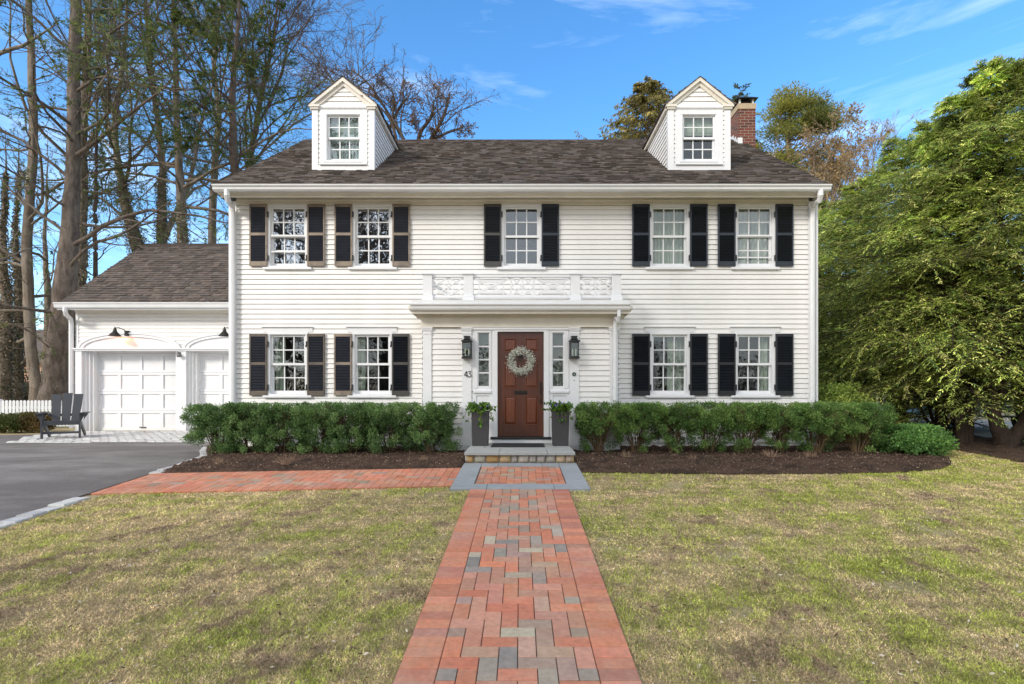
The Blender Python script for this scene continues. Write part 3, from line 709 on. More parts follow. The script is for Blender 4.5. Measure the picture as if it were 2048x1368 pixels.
mb.build('cap_post', M['gutter'], ch)
mb = MB(); mb.box(cx0 + .1, cx1 - .1, DC + .1, cy1 - .1, zc, zc + .12)
e0 = .06; mb.add([(cx0 - e0, DC - e0, zc + .13), (cx1 + e0, DC - e0, zc + .13), (cx1 + e0, cy1 + e0, zc + .13), (cx0 - e0, cy1 + e0, zc + .13), (cx0 + .05, DC + .05, zc + .21), (cx1 - .05, DC + .05, zc + .21), (cx1 - .05, cy1 - .05, zc + .21), (cx0 + .05, cy1 - .05, zc + .21)],
    [(3, 2, 1, 0), (4, 5, 6, 7), (0, 1, 5, 4), (1, 2, 6, 5), (2, 3, 7, 6), (3, 0, 4, 7)])
mb.build('chimney_cap', M['black'], ch)
mb = MB()
for i in range(4):
    yy = DC - .004 + i * .15; mb.box(cx0 - .012, cx0 - .002, yy, yy + .16, roofz(min(yy, YR)) - .05, roofz(min(yy, YR)) + .16)
mb.box(cx0 - .012, cx0 + .10, DC - .014, DC - .003, roofz(DC) - .05, roofz(DC) + .15); mb.build('flashing', M['gutter'], ch)

# ---- downspouts
def downspout(parent, p, r=.042, name='downspout'):
    mb = MB(); mb.tube(p, r, 8); return mb.build(name, M['trim'], parent, smooth=False)
def spts(xa, ya, za, xb, yb, zb, zbot):
    return [(xa, ya, za), (xa, ya, za - .10), (xa + (xb - xa) * .12, ya + (yb - ya) * .12, za - .18), (xa + (xb - xa) * .88, ya + (yb - ya) * .88, zb + .12), (xb, yb, zb), (xb, yb, zb - .3), (xb, yb, zbot)]
yg = YF - .50
downspout(house, spts(X(454, yg), yg, Zs + .04, X(465.5, YF - .085), YF - .085, fz(428), .12), .052)
downspout(house, spts(X(1641, yg), yg, Zs + .04, X(1624.5, YF - .085), YF - .085, fz(428), .12), .052)

# ---- entrance portico
po_mb = MB(); px_ = lambda p: X(p, YP); pz_ = lambda p: Z(p, YP)
zt = pz_(655); LB, RB = px_(944.5), px_(1139)
siding(po_mb, (PX0, YP), (1, 0), (0, -1), PX1 - PX0, .05, zt, holes=[(LB - PX0, RB - PX0, -1, 9)])


po = po_mb.build('portico', M['siding'], house)
mb = MB(); siding(mb, (PX1, YP), (0, 1), (1, 0), YF - YP, .05, zt); mb.build('side_wall', M['siding'], po)
mb = MB(); siding(mb, (PX0, YF), (0, -1), (-1, 0), YF - YP, .05, zt); mb.build('side_wall', M['siding'], po)
def pil(xa, xb, y, mb, base=True):
    mb.box(xa, xb, y - .040, y, .14, zt - .004); 
    mb.box(xa - .012, xb + .012, y - .055, y, zt - .065, zt - .004); mb.box(xa - .025, xb + .025, y - .07, y, zt - .030, zt - .003); mb.box(xa - .008, xb + .008, y - .050, y, zt - .125, zt - .110)
    mb.box(xa - .010, xb + .010, y - .052, y, .14, .29)
for a, b in ((846, 863.5), (925, 943), (1139, 1157.5), (1219, 1236)):
    mb = MB(); pil(px_(a), px_(b), YP, mb); mb.build('pilaster', M['trim'], po)
mb = MB(); mb.box(PX0 - .03, LB, YP - .045, YP, -.05, .13); mb.box(PX0 - .04, LB, YP - .06, YP, .13, .15); mb.box(PX0 - .03, PX0, YP, YF, -.05, .13); mb.build('plinth', M['trim'], po); mb = MB()
mb.box(RB, PX1 + .03, YP - .045, YP, -.05, .13); mb.box(RB, PX1 + .04, YP - .06, YP, .13, .15); mb.box(PX1, PX1 + .03, YP, YF, -.05, .13)
mb.build('plinth', M['trim'], po)
# entablature
mb = MB(); z_s = E + 1.486
mb.box(PX0 - .02, PX1 + .02, YP - .045, YF, zt, z_s - .06)
mb.box(PX0 - .035, PX1 + .035, YP - .06, YF, zt + .0, zt + .022)
mb.prismx([(YP + .1, z_s), (YP - .20, z_s), (YP - .14, z_s - .035), (YP - .075, z_s - .06), (YP - .045, z_s - .10), (YP + .1, z_s - .10)], PX0 - .11, PX1 + .11)
mb.box(PX0 - .20, PX1 + .20, YP - .22, YF, z_s, z_s + .03); mb.box(PX0 - .16, PX1 + .16, YP - .275, YP - .245, z_s - .052, z_s + .03); mb.box(PX0 - .16, PX0 - .13, YP - .245, YF, z_s - .05, z_s - .001); mb.box(PX1 + .13, PX1 + .16, YP - .245, YF, z_s - .05, z_s - .001)
mb.box(PX0 - .22, PX1 + .22, YP - .26, YF, z_s + .03, z_s + .09); mb.build('cornice', M['cornice'], po)
mb = MB()
nd = 110
for i in range(nd):
    a = PX0 - .02 + (PX1 - PX0 + .04) * i / nd; mb.box(a, a + .018, YP - .075, YP - .046, z_s - .095, z_s - .062)
mb.build('dentil_moulding', M['cornice'], po)
YG = 9.34; gx0, gx1 = X(820.5, YG), X(1260.5, YG); g0, g1 = Z(620, YG), Z(607, YG)
mb = MB(); mb.prismx([(YG + .12, g0), (YG + .03, g0), (YG + .01, g0 + .03), (YG + .005, g0 + .07), (YG - .02, g1 - .02), (YG - .02, g1), (YG + .12, g1)], gx0, gx1)
for s, xx in ((-1, gx0), (1, gx1)): mb.box(xx, xx - s * .10, YG + .12, YF, g0 + .002, g1)
mb.build('gutter', M['gutter'], po)
mb = MB(); mb.box(gx0 + .02, gx1 - .02, YG + .02, YF, g1, Z(600, YG + .02)); mb.build('porch_roof', M['gutter'], po)
zroof = Z(600, YG + .02)
# balustrade
YBa = 9.52; bx = lambda p: X(p, YBa); bz = lambda p: Z(p, YBa)
bal = MB(); zt1, zt0, zb1, zb0 = bz(548.5), bz(553.5), bz(590.5), bz(594.5)
posts = [(845.4, 864), (927, 946), (1142, 1160), (1224.5, 1242.5)]
for a, b in ((864, 927), (946, 1142), (1160, 1224.5)):
    bal.box(bx(a), bx(b), YBa + .03, YBa + .11, zt0, zt1); bal.box(bx(a), bx(b), YBa + .045, YBa + .095, zb0, zb1)
for s, xx in ((1, bx(855)), (-1, bx(1233.5))):
    bal.box(xx - .035, xx + .035, YBa + .14, YF, zt0, zt1); bal.box(xx - .025, xx + .025, YBa + .14, YF, zb0, zb1)
ba = bal.build('balustrade', M['trim'], po)
for a, b in posts:
    mb = MB(); mb.box(bx(a), bx(b), YBa, YBa + .15, zroof + .002, bz(549)); mb.box(bx(a) - .018, bx(b) + .018, YBa - .018, YBa + .168, zroof + .001, zroof + .115)
    mb.box(bx(a) - .025, bx(b) + .025, YBa - .025, YBa + .175, bz(549), bz(546)); mb.build('post', M['trim'], po, bevel=.004)
mb = MB(); cz = lambda f: zb1 + (zt0 - zb1) * f; yl = YBa + .07; w_ = .023; tk = [.030]
def seg(xa, fa, xb, fb, w=w_):
    tk[0] = .022 + (tk[0] * 7.31 % .012); mb.bar((bx(xa), yl, cz(fa)), (bx(xb), yl, cz(fb)), w, tk[0])
def xx_(xa, xb, fa=0, fb=1, w=w_): seg(xa, fa, xb, fb, w); seg(xa, fb, xb, fa, w)
for xa, xb in ((864, 927), (1160, 1224.5)):
    xm = (xa + xb) / 2; seg(xm, 0, xm, 1)
    for p, q in ((xa, xm), (xm, xb)): xx_(p, q, 0, .5); xx_(p, q, .5, 1)
    mb.build('lattice', M['trim'], po); mb = MB()
for xa, xb in ((958, 1007), (1083, 1130)):
    seg(xa, 0, xa, 1); seg(xb, 0, xb, 1); xx_(xa, xb, .22, .80, .040); seg(xa, .80, xb, .80, .045); seg(xa, .20, xb, .20, .035)
for xa, fa, xb, fb in ((946, 1, 958, .78), (946, 0, 958, .22), (1007, .78, 1022, 1), (1007, .22, 1022, 0), (1083, .78, 1068, 1), (1083, .22, 1068, 0), (1130, .78, 1142, 1), (1130, .22, 1142, 0)): seg(xa, fa, xb, fb)
for xa, xb in ((1022, 1045), (1045, 1068)):
    seg(xa, 0, xa, 1, .035); seg(xb, 0, xb, 1, .035); xx_(xa, xb, 0, .5); xx_(xa, xb, .5, 1)
mb.build('lattice', M['trim'], po)
# downspout of the porch
downspout(po, spts(X(1238, YG + .05), YG + .05, g0, X(1230, YP - .09), YP - .09, pz_(648), pz_(800)), .036)
# door surround
mb = MB(); zS = pz_(873)
dx0, dx1 = px_(995), px_(1087.5); dzt = pz_(663.5)
sl_ = [(px_(956.5), px_(978.5)), (px_(1105), px_(1127))]; sz0, sz1 = pz_(772), pz_(666.5)
mb.box(LB, RB, YP - .02, YP + .06, dzt + .0, zt)                                # head
mb.box(LB, RB, YP - .05, YP - .02, zt - .045, zt - .004); mb.box(dx0 - .07, dx1 + .07, YP - .035, YP - .02, dzt + .0, dzt + .03)
for a, b in ((px_(984.5), dx0), (dx1, px_(1097.5))): mb.box(a, b, YP - .038, YP + .12, zS - .02, dzt)
for (a, b), (o0, o1) in zip(sl_, ((LB, px_(984.5)), (px_(1097.5), RB))):
    mb.box(o0, a, YP - .018, YP + .06, sz0, sz1); mb.box(b, o1, YP - .018, YP + .06, sz0, sz1); mb.box(o0, o1, YP - .016, YP + .06, sz1, dzt)
    mb.box(o0, o1, YP - .016, YP + .06, pz_(782), sz0); mb.box(o0 + .02, o1 - .01, YP - .05, YP - .016, pz_(785.5), pz_(781))
    mb.box(o0, o1, YP + .0, YP + .06, zS - .05, pz_(782))
    for p, q in ((o0, o0 + .075), (o1 - .055, o1)): mb.box(p, q, YP - .018, YP, zS - .05, pz_(785.5))
    mb.box(o0 + .075, o1 - .055, YP - .018, YP, pz_(791), pz_(785.5)); mb.box(o0 + .075, o1 - .055, YP - .018, YP, zS - .05, zS + .10)
    mb.box(o0 + .045, a - .012, YP - .032, YP - .018, sz0 - .04, sz1 + .03); mb.box(b + .012, o1 - .02, YP - .032, YP - .018, sz0 - .04, sz1 + .03); mb.box(o0 + .045, o1 - .02, YP - .034, YP - .018, sz1 + .012, sz1 + .035)
mb.box(LB, RB, YP - .03, YP + .12, -.02, zS - .055)
mb.build('door_surround', M['trim'], po)
for (a, b) in sl_:
    mb = MB(); 
    for i in range(1, 4):
        zz = sz0 + (sz1 - sz0) * i / 4; mb.box(a, b, YP + .006, YP + .034, zz - .013, zz + .013)
    mb.box(a, a + .008, YP + .005, YP + .035, sz0, sz1); mb.box(b - .008, b, YP + .005, YP + .035, sz0, sz1)
    sd = mb.build('sidelight', M['trim'], house)
    mb = MB(); mb.box(a, b, YP + .022, YP + .026, sz0, sz1); mb.build('pane', M['glass'], sd)
    mb = MB(); mb.box(a - .02, b + .02, YP + .062, YP + .066, sz0 - .05, sz1 + .03); mb.build('curtain', pm('grey_voile', (.17, .165, .15), .9, 90, .15), sd)
# front door
YDo = YP + .035
mb = MB(); mb.box(dx0, dx1, YDo + .012, YDo + .045, zS, dzt)
ds = lambda p: px_(900 + p / 4.886); dzz = lambda p: pz_(640 + p / 4.886)
pans = [(528, 652, 178, 308), (735, 862, 178, 308), (528, 652, 380, 664), (735, 862, 380, 664), (528, 652, 745, 1025), (735, 862, 745, 1025)]
xs_ = [dx0, ds(528), ds(652), ds(735), ds(862), dx1]
for a, b in ((0, 1), (2, 3), (4, 5)): mb.box(xs_[a], xs_[b], YDo, YDo + .012, zS, dzt)
for a, b in ((1, 2), (3, 4)):
    for p, q in ((dzz(178), dzt), (dzz(380), dzz(308)), (dzz(745), dzz(664)), (zS, dzz(1025))): mb.box(xs_[a], xs_[b], YDo + .0003, YDo + .012, p, q)
fd = mb.build('front_door', M['wood'], house, bevel=.002)
for a, b, c_, d_ in pans:
    mb = MB(); x0_, x1_, z0_, z1_ = ds(a), ds(b), dzz(d_), dzz(c_); e = .016; g2 = .05; f_ = .011
    for q in ((x0_, x0_ + f_, z0_, z1_), (x1_ - f_, x1_, z0_, z1_), (x0_ + f_, x1_ - f_, z0_, z0_ + f_), (x0_ + f_, x1_ - f_, z1_ - f_, z1_)): mb.box(q[0], q[1], YDo - .009, YDo + .012, q[2], q[3])
    mb.add([(x0_ + e, YDo + .0115, z0_ + e), (x1_ - e, YDo + .0115, z0_ + e), (x1_ - e, YDo + .0115, z1_ - e), (x0_ + e, YDo + .0115, z1_ - e), (x0_ + g2, YDo - .003, z0_ + g2), (x1_ - g2, YDo - .003, z0_ + g2), (x1_ - g2, YDo - .003, z1_ - g2), (x0_ + g2, YDo - .003, z1_ - g2)],
           [(4, 5, 6, 7), (0, 1, 5, 4), (1, 2, 6, 5), (2, 3, 7, 6), (3, 0, 4, 7)])
    mb.build('panel', M['wood_panel'], fd)
mb = MB(); mb.box(dx0 - .13, dx1 + .14, YP - .06, YP + .06, zS - .052, zS - .004); mb.build('threshold', M['black'], fd, bevel=.008)
mb = MB(); mb.box(ds(628), ds(755), YDo - .012, YDo, dzz(727), dzz(690)); mb.box(ds(640), ds(742), YDo - .018, YDo - .012, dzz(718), dzz(699)); mb.build('mail_slot', M['bronze'], fd, bevel=.002)
mb = MB(); hx = ds(889); mb.box(hx - .018, hx + .018, YDo - .010, YDo, dzz(706), dzz(603)); mb.box(hx - .013, hx + .013, YDo - .009, YDo, dzz(824), dzz(792))
mb.tube([(hx, YDo - .01, dzz(712)), (hx, YDo - .05, dzz(725)), (hx, YDo - .055, dzz(760)), (hx, YDo - .045, dzz(795)), (hx, YDo - .01, dzz(806))], .009, 8)
mb.tube([(hx, YDo - .035, dzz(624)), (hx, YDo - .008, dzz(624))], .014, 12); mb.build('door_handle', M['bronze'], fd)
mb = MB(); kx, kz = ds(690), dzz(384); mb.tube([(kx + .034 * math.cos(t), YDo - .02, kz + .034 * math.sin(t)) for t in np.linspace(0, 6.29, 20)], .006, 6); mb.box(kx - .03, kx + .03, YDo - .025, YDo - .0, kz + .03, kz + .075); mb.build('door_knocker', M['bronze'], fd)
# house number 43 and bell
nx0 = px_(928.6); nz0, nz1 = pz_(754), pz_(743); hh = nz1 - nz0; yn = YP - .048
mb = MB()
mb.tube([(nx0 + .052, yn, nz0), (nx0 + .052, yn, nz1), (nx0 + .046, yn, nz1), (nx0, yn, nz0 + hh * .30), (nx0 + .066, yn, nz0 + hh * .30)], .0075, 6)
x3 = nx0 + .074
mb.tube([(x3 + .004, yn, nz1), (x3 + .052, yn, nz1), (x3 + .026, yn, nz0 + hh * .60)] + [(x3 + .026 + hh * .30 * math.sin(t), yn, nz0 + hh * .30 + hh * .30 * math.cos(t)) for t in np.linspace(.1, 4.4, 12)], .0075, 6)
mb.build('house_number', M['black'], house)
mb = MB(); bxx, bzz = px_(1147.8), pz_(748.5); mb.tube([(bxx, yn - .012, bzz), (bxx, yn + .01, bzz)], .036, 20); db = mb.build('doorbell', M['black'], house)
mb = MB(); mb.tube([(bxx, yn - .016, bzz - .002), (bxx, yn - .011, bzz - .002)], .011, 14); mb.build('button', pm('pale_green_button', (.35, .6, .5), .4), db)
mb = MB(); mb.tube([(bxx, yn - .008, pz_(760.5)), (bxx, yn + .01, pz_(760.5))], .008, 10); mb.build('screw_cap', M['bronze'], house)

# ---- stone landing (its own thing)
step = thing('stone_landing', 'low fieldstone step with thick bluestone slab in front of the wooden door', 'step', (0, 8.9, 0))
mb = MB(); lx0, lx1 = X(933, 8.17), X(1145, 8.17)
mb.box(lx0 + .02, lx1 - .02, 8.20, YP - .035, -.1, .135); mb.build('mortar', M['mortar'], step)
rg_ = random.Random(3); x_ = lx0; mb = MB()
scol = [(.42, .27, .12), (.42, .38, .31), (.40, .24, .10), (.50, .36, .19), (.38, .35, .31), (.46, .41, .35), (.40, .36, .32), (.42, .38, .34), (.40, .37, .33), (.52, .40, .26), (.46, .36, .27)]
ws_ = [83, 135, 155, 135, 75, 130, 85, 105, 115, 110, 80]; tot = sum(ws_)
for c_, w in zip(scol, ws_):
    w = (lx1 - lx0) * w / tot; mb.cur = c_; b0 = len(mb.v); n1, n2 = 9, 6
    for i in range(n1 + 1):
        for j in range(n2 + 1):
            a = i / n1 * 2 - 1; b = j / n2 * 2 - 1
            rr = (1 - abs(a) ** 5) * (1 - abs(b) ** 4)
            xx = x_ + w / 2 + a * (w / 2 - .006) * (1 - .06 * b * b * (1 if rg_.random() > .3 else 0)); zz = .068 + b * .066 * (1 - .08 * a * a)
            mb.v.append((xx, 8.205 - .035 * rr - rg_.uniform(0, .008) * rr, zz)); mb.c.append(tuple(k * rg_.uniform(.85, 1.15) for k in c_))
    for i in range(n1):
        for j in range(n2):
            q = b0 + i * (n2 + 1) + j; mb.f.append((q, q + n2 + 1, q + n2 + 2, q + 1))
    x_ += w
for s, xx in ((-1, lx0), (1, lx1)):
    for i in range(6):
        mb.cur = rg_.choice(scol); yy = 8.21 + i * .235; mb.obox((xx + s * .0, yy + .11, .068), (.025, 0, 0), (0, .112, 0), (0, 0, .064))
mb.build('fieldstone', M['stone'], step, smooth=True, vcol=True)
sz_t = E - .935
mb = MB(); sx0, sx1 = X(928.5, 8.12), X(1150.5, 8.12)
mb.box(sx0, -.34, 8.12, 8.78, .136, sz_t); mb.box(-.335, .42, 8.12, 8.55, .136, sz_t); mb.box(.425, sx1, 8.12, 8.75, .136, sz_t)
mb.box(sx0, -.62, 8.785, YP - .05, .136, sz_t); mb.box(-.615, .60, 8.785, YP - .05, .136, sz_t - .001); mb.box(-.335, .42, 8.555, 8.78, .136, sz_t - .001); mb.box(.605, sx1, 8.755, YP - .05, .136, sz_t)
mb.build('slab', M['slab'], step, bevel=.006)

# ---- door mat
mb = MB(); mb.box(X(984, 9.2), X(1088, 9.2), 8.84, 9.42, sz_t + .001, sz_t + .014)
for i in range(26):
    for j in range(12):
        xx = X(984, 9.2) + .03 + i * .0335; yy = 8.87 + j * .045; mb.box(xx, xx + .022, yy, yy + .022, sz_t + .014, sz_t + .019)
o = mb.build('door_mat', M['mat']); tag(o, 'black rubber door mat lying on the stone step before the front door', 'doormat')
# ================================================================= garage
YGf = 14.20; gpx = lambda p: X(p, YGf); gpz = lambda p: Z(p, YGf)
garage = thing('garage', 'white clapboard two-door garage with arched trim over its panelled doors', 'garage', (-9, YGf, 0))
A0, A1 = gpx(155), XL - .03; GZ = .06; zE = E + 2.26
d1 = (gpx(180.5), gpx(354)); d2 = (gpx(387.5), gpx(561)); doz = gpz(704)
mb = MB(); siding(mb, (A0, YGf), (1, 0), (0, -1), A1 - A0, gpz(697), zE, exp=.108); siding(mb, (A0, 20.2), (0, -1), (-1, 0), 6.0, GZ - .05, zE, exp=.108)
thg = math.atan2(Z(489, 17.0) - 3.46, 17.0 - 13.80)
groof = lambda y: 3.46 + (y - 13.80) * math.tan(thg)
def limg(z): h = (groof(17.0) - z) / math.tan(thg); return (17.2 - 14.2 - h + .0 + .2, 17.2 - 14.2 + h - .2 + .2)
siding(mb, (A0, 20.2), (0, -1), (-1, 0), 6.0, zE, groof(17.0) - .1, exp=.108, lim=lambda z: (3.2 - (groof(17.) - z) / math.tan(thg), 3.2 + (groof(17.) - z) / math.tan(thg)))
mb.quad((A0, 20.2, 0), (A1, 20.2, 0), (A1, 20.2, zE), (A0, 20.2, zE)); mb.quad((A0 + .05, 15.3, 0), (A1, 15.3, 0), (A1, 15.3, zE), (A0 + .05, 15.3, zE))
gw = mb.build('wall', M['siding'], garage)
mb = MB(); mb.box(A0 - .025, A0 + .045, YGf - .03, YGf, gpz(697), zE); mb.box(A0 - .025, A0, YGf, YGf + .12, gpz(697), zE)
mb.box(A0 + .046, A1, YGf - .026, YGf, zE - .09, zE); mb.build('corner_board', M['trim'], gw)
mb = MB(); ls = A0 - .06
for a, b in ((gpx(152.5), d1[0]), (d1[1], d2[0])):
    w0 = a if a < d1[0] else a
    mb.box(a, (gpx(166) if a < d1[0] else gpx(374)), YGf - .05, YGf + .28, GZ, gpz(700.5))
    k0, k1 = (gpx(166), d1[0]) if a < d1[0] else (gpx(374), d2[0])
    for q in range(3): mb.box(k0 + (k1 - k0) * q / 3, k0 + (k1 - k0) * (q + 1) / 3, YGf - .03 + .05 * (q + 1), YGf + .28, GZ, gpz(700.5))
    if a > d1[0]: mb.box(d1[1] - .0, a + .01, YGf - .045, YGf + .28, GZ, gpz(700.5))
mb.box(gpx(152.5), A1, YGf + .0, YGf + .28, doz, gpz(700.6)); mb.build('door_jamb', M['trim'], garage)
mb = MB(); mb.box(gpx(149), A1, YGf - .10, YGf, gpz(699), gpz(696.5)); mb.box(gpx(150), A1, YGf - .075, YGf, gpz(702), gpz(699)); mb.build('ledge', M['trim'], garage)
zl = gpz(696.5)
for k, xc in enumerate((gpx(260.5), gpx(470.5))):
    hw = gpx(363) - gpx(260.5); hh_ = gpz(665.5) - zl
    def arch(sx, sz, n=28): return [(xc + hw * sx * math.cos(math.pi * (1 - i / n)), zl + hh_ * sz * math.sin(math.pi * (1 - i / n))) for i in range(n + 1)]
    def ring(mb, o_, i_, y0, y1):
        for (p, q, r, s_) in zip(o_, o_[1:], i_[1:], i_): mb.prism([s_, r, q, p], y0, y1)
    mb = MB(); ring(mb, arch(1, 1), arch(.955, .90), YGf - .075, YGf); ring(mb, arch(.9549, .8999), arch(.90, .77), YGf - .055, YGf); ring(mb, arch(.8999, .7699), arch(.88, .72), YGf - .070, YGf)
    inn = arch(.88, .72); mb.prism([p for p in reversed(inn)], YGf - .035, YGf - .002)
    # keep inside the house corner
    mb.v = [(min(x, A1), y, z) for x, y, z in mb.v]; mb.build('arch', M['trim'], garage)
for (a, b) in (d1, d2):
    mb = MB(); yd = YGf + .26; zt_ = doz + .02; b_ = min(b, A1)
    hgt = zt_ - GZ
    mb.box(a - .02, b_, yd + .026, yd + .05, GZ, zt_)
    nx_, nz_ = 4, 4; pw = (b - a) / nx_; fr_ = .042; fz_ = .068
    for i in range(nx_ + 1):
        xx = a + pw * i; q0, q1 = xx - fr_, xx + fr_
        if q0 < A1: mb.box(max(q0, a - .02), min(q1, b_), yd, yd + .026, GZ, zt_)
    for j in range(nz_ + 1):
        zz = GZ + .02 + (hgt - .06) * j / nz_; mb.box(a - .02, b_, yd + .0006, yd + .026, max(zz - fz_, GZ), min(zz + fz_, zt_))
    gd = mb.build('garage_door', M['trim'], garage)
    mb = MB()
    for j in range(1, 4):
        zz = GZ + .02 + (hgt - .06) * j / 4; mb.box(a - .02, b_, yd - .0012, yd + .0005, zz - .003, zz + .003)
    mb.build('section_joint', pm('joint_shadow_grey', (.35, .35, .35), .8), gd)
    if a == d1[0]:
        mb = MB(); hx_ = gpx(272); mb.tube([(hx_ - .09, yd, GZ + .10), (hx_ - .07, yd - .03, GZ + .09), (hx_ + .07, yd - .03, GZ + .09), (hx_ + .09, yd, GZ + .10)], .012, 6); mb.build('door_handle', M['black'], gd)
# security light on the post between the doors
sl0 = thing('security_light', 'small grey floodlight fixed to the post between the garage doors', 'floodlight', (gpx(362), YGf - .06, gpz(709)))
mb = MB(); mb.tube([(gpx(358), YGf - .06, gpz(705)), (gpx(361), YGf - .12, gpz(709)), (gpx(364), YGf - .14, gpz(713))], [.03, .045, .05], 8); mb.tube([(gpx(366), YGf - .10, gpz(714)), (gpx(368.5), YGf - .14, gpz(710))], .02, 6); mb.box(gpx(358), gpx(364), YGf - .065, YGf - .05, gpz(711), gpz(704)); mb.build('lamp_head', pm('grey_plastic', (.2, .2, .21), .5), sl0)
# garage eaves, roof
mb = MB(); gxa = X(115.5, 13.83); mb.prismx([(13.80, E + 2.235), (13.72, E + 2.245), (13.71, E + 2.27), (13.70, E + 2.33), (13.68, E + 2.36), (13.68, E + 2.38), (13.80, E + 2.38)], gxa, A1); mb.build('gutter', M['gutter'], garage)
mb = MB(); mb.box(gxa + .03, A1, 13.80, YGf, zE - .0, zE + .03); mb.box(gxa + .03, A1, 13.80, 13.84, zE - .03, zE + .12); mb.prismx([(YGf - .026, zE - .10), (YGf - .05, zE - .09), (YGf - .13, zE - .001), (YGf - .026, zE - .001)], A0, A1); mb.build('cornice', M['cornice'], garage)
mb = MB(); mb.prismx([(13.78, groof(13.78) - .13), (13.78, groof(13.78) - .012), (17.0, groof(17.) - .01), (20.25, groof(13.78) - .04), (20.25, groof(13.78) - .15), (17.0, groof(17.) - .16)], gxa + .03, A1); mb.build('rake_board', M['trim'], garage)
mb = MB(); c2, s2 = math.cos(thg), math.sin(thg)
shingles(mb, (gxa, 13.74, groof(13.74)), (1, 0, 0), (0, c2, s2), (0, -s2, c2), A1 - gxa + .0, 3.26 / c2, course=.14, seed=8)
mb.cur = (.07, .055, .05); mb.add([(gxa, 16.98, groof(17.)), (A1, 16.98, groof(17.)), (A1, 20.3, groof(13.7)), (gxa, 20.3, groof(13.7))], [(0, 1, 2, 3)])
mb.prismx([(16.86, groof(16.86) + .012), (17.0, groof(17.) + .035), (17.14, groof(16.86) + .012)], gxa, A1); mb.build('roof', M['roof'], garage, vcol=True)
downspout(garage, spts(X(130, 13.74), 13.74, E + 2.26, gpx(147), YGf - .07, gpz(648), .15), .055)

# gooseneck lamps over the garage doors
def gooseneck(px, lit, lab):
    xx = gpx(px); t = thing('barn_lamp', lab, 'wall lamp', (xx + .07, YGf - .04, gpz(667)), 'black barn lamps over the garage doors')
    y = YGf - .08; z = gpz(667); xb = xx + .14
    mb = MB(); mb.box(xb - .06, xb + .06, y, y + .05, z - .07, z + .07); mb.build('back_plate', M['black'], t, bevel=.004)
    yl_ = y - .22
    mb = MB(); mb.tube([(xb, y, z + .03), (xb - .02, y - .08, z + .09), (xb - .08, y - .18, z + .13), (xx, yl_, z + .11), (xx, yl_, z + .06)], .012, 6); mb.build('arm', M['black'], t)
    mb = MB(); rs = [.018, .032, .045, .05, .07, .145, .15]; zs = [.115, .10, .06, .02, -.005, -.095, -.105]; mb.tube([(xx, yl_, z + q) for q in zs], rs, 18, cap=False); mb.tube([(xx, yl_, z + .1), (xx, yl_, z + .15)], [.03, .008], 8); mb.build('lamp_shade', M['black'], t)
    mb = MB(); mb.tube([(xx, yl_, z - .01), (xx, yl_, z - .05), (xx, yl_, z - .075)], [.02, .032, .015], 10); mb.build('bulb', M['lit'] if lit else M['bulb'], t)
    if lit:
        l = bpy.data.lights.new('lamp_glow', 'POINT'); l.energy = 4.5; l.color = (1, .28, .09); l.shadow_soft_size = .03
        o = bpy.data.objects.new('lamp_glow', l); col.objects.link(o); o.location = (xx + .02, yl_ + .02, z - .10)
gooseneck(247, True, 'glowing black gooseneck lamp over the left garage door')
gooseneck(461.5, False, 'black gooseneck lamp over the right garage door beside the house corner')

# ================================================================= entrance things
def lantern(px, lab):
    xc = X(px, YP - .15); zt_, zb_ = Z(672, YP - .15), Z(717.5, YP - .15); y1 = YP - .058; y0 = y1 - .17; yc = (y0 + y1) / 2; w = .082
    t = thing('wall_lantern', lab, 'wall lantern', (xc, y1, (zt_ + zb_) / 2), 'black lanterns beside the front door')
    mb = MB(); h = zt_ - zb_
    mb.box(xc - w - .012, xc + w + .012, y0 - .012, y1, zb_, zb_ + .025); mb.box(xc - w, xc + w, y0, y1, zb_ + .025, zb_ + .045)
    mb.box(xc - w - .018, xc + w + .018, y0 - .018, y1, zt_ - .105, zt_ - .085); mb.box(xc - w, xc + w, y0, y1, zt_ - .135, zt_ - .105)
    mb.prismx([(y0, zt_ - .085), (yc - .03, zt_ - .055), (y1 - .01, zt_ - .055), (y1, zt_ - .085)], xc - w * .8, xc + w * .8); mb.box(xc - .05, xc + .05, yc - .04, y1, zt_ - .055, zt_ - .012); mb.box(xc - .06, xc + .06, yc - .05, y1, zt_ - .012, zt_)
    for a in (xc - w, xc + w - .014):
        for b in (y0, y1 - .014): mb.box(a, a + .014, b, b + .014, zb_ + .045, zt_ - .135)
    mb.box(xc - w, xc + w, y1 - .006, y1, zb_ + .045, zt_ - .135)
    mb.box(xc - .02, xc + .02, y1, YP - .04, zb_ + .12, zt_ - .12)
    mb.build('lantern_frame', M['black'], t)
    mb = MB(); g_ = .003
    mb.box(xc - w + .014, xc + w - .014, y0 + .005, y0 + .005 + g_, zb_ + .045, zt_ - .135)
    for a in (xc - w + .005, xc + w - .008): mb.box(a, a + g_, y0 + .014, y1 - .014, zb_ + .045, zt_ - .135)
    mb.build('pane', M['glass'], t)
    for dx in (-.03, .03):
        mb = MB(); mb.tube([(xc + dx, yc, zb_ + .045), (xc + dx, yc, zb_ + .115)], .012, 8); cd = mb.build('candle', M['candle'], t)
        mb = MB(); mb.tube([(xc + dx, yc, zb_ + .115), (xc + dx, yc, zb_ + .145), (xc + dx, yc, zb_ + .19)], [.008, .015, .003], 8); mb.build('bulb', M['bulb'], cd)
lantern(934, 'black lantern above the house number 43'); lantern(1148.5, 'black lantern above the round doorbell')

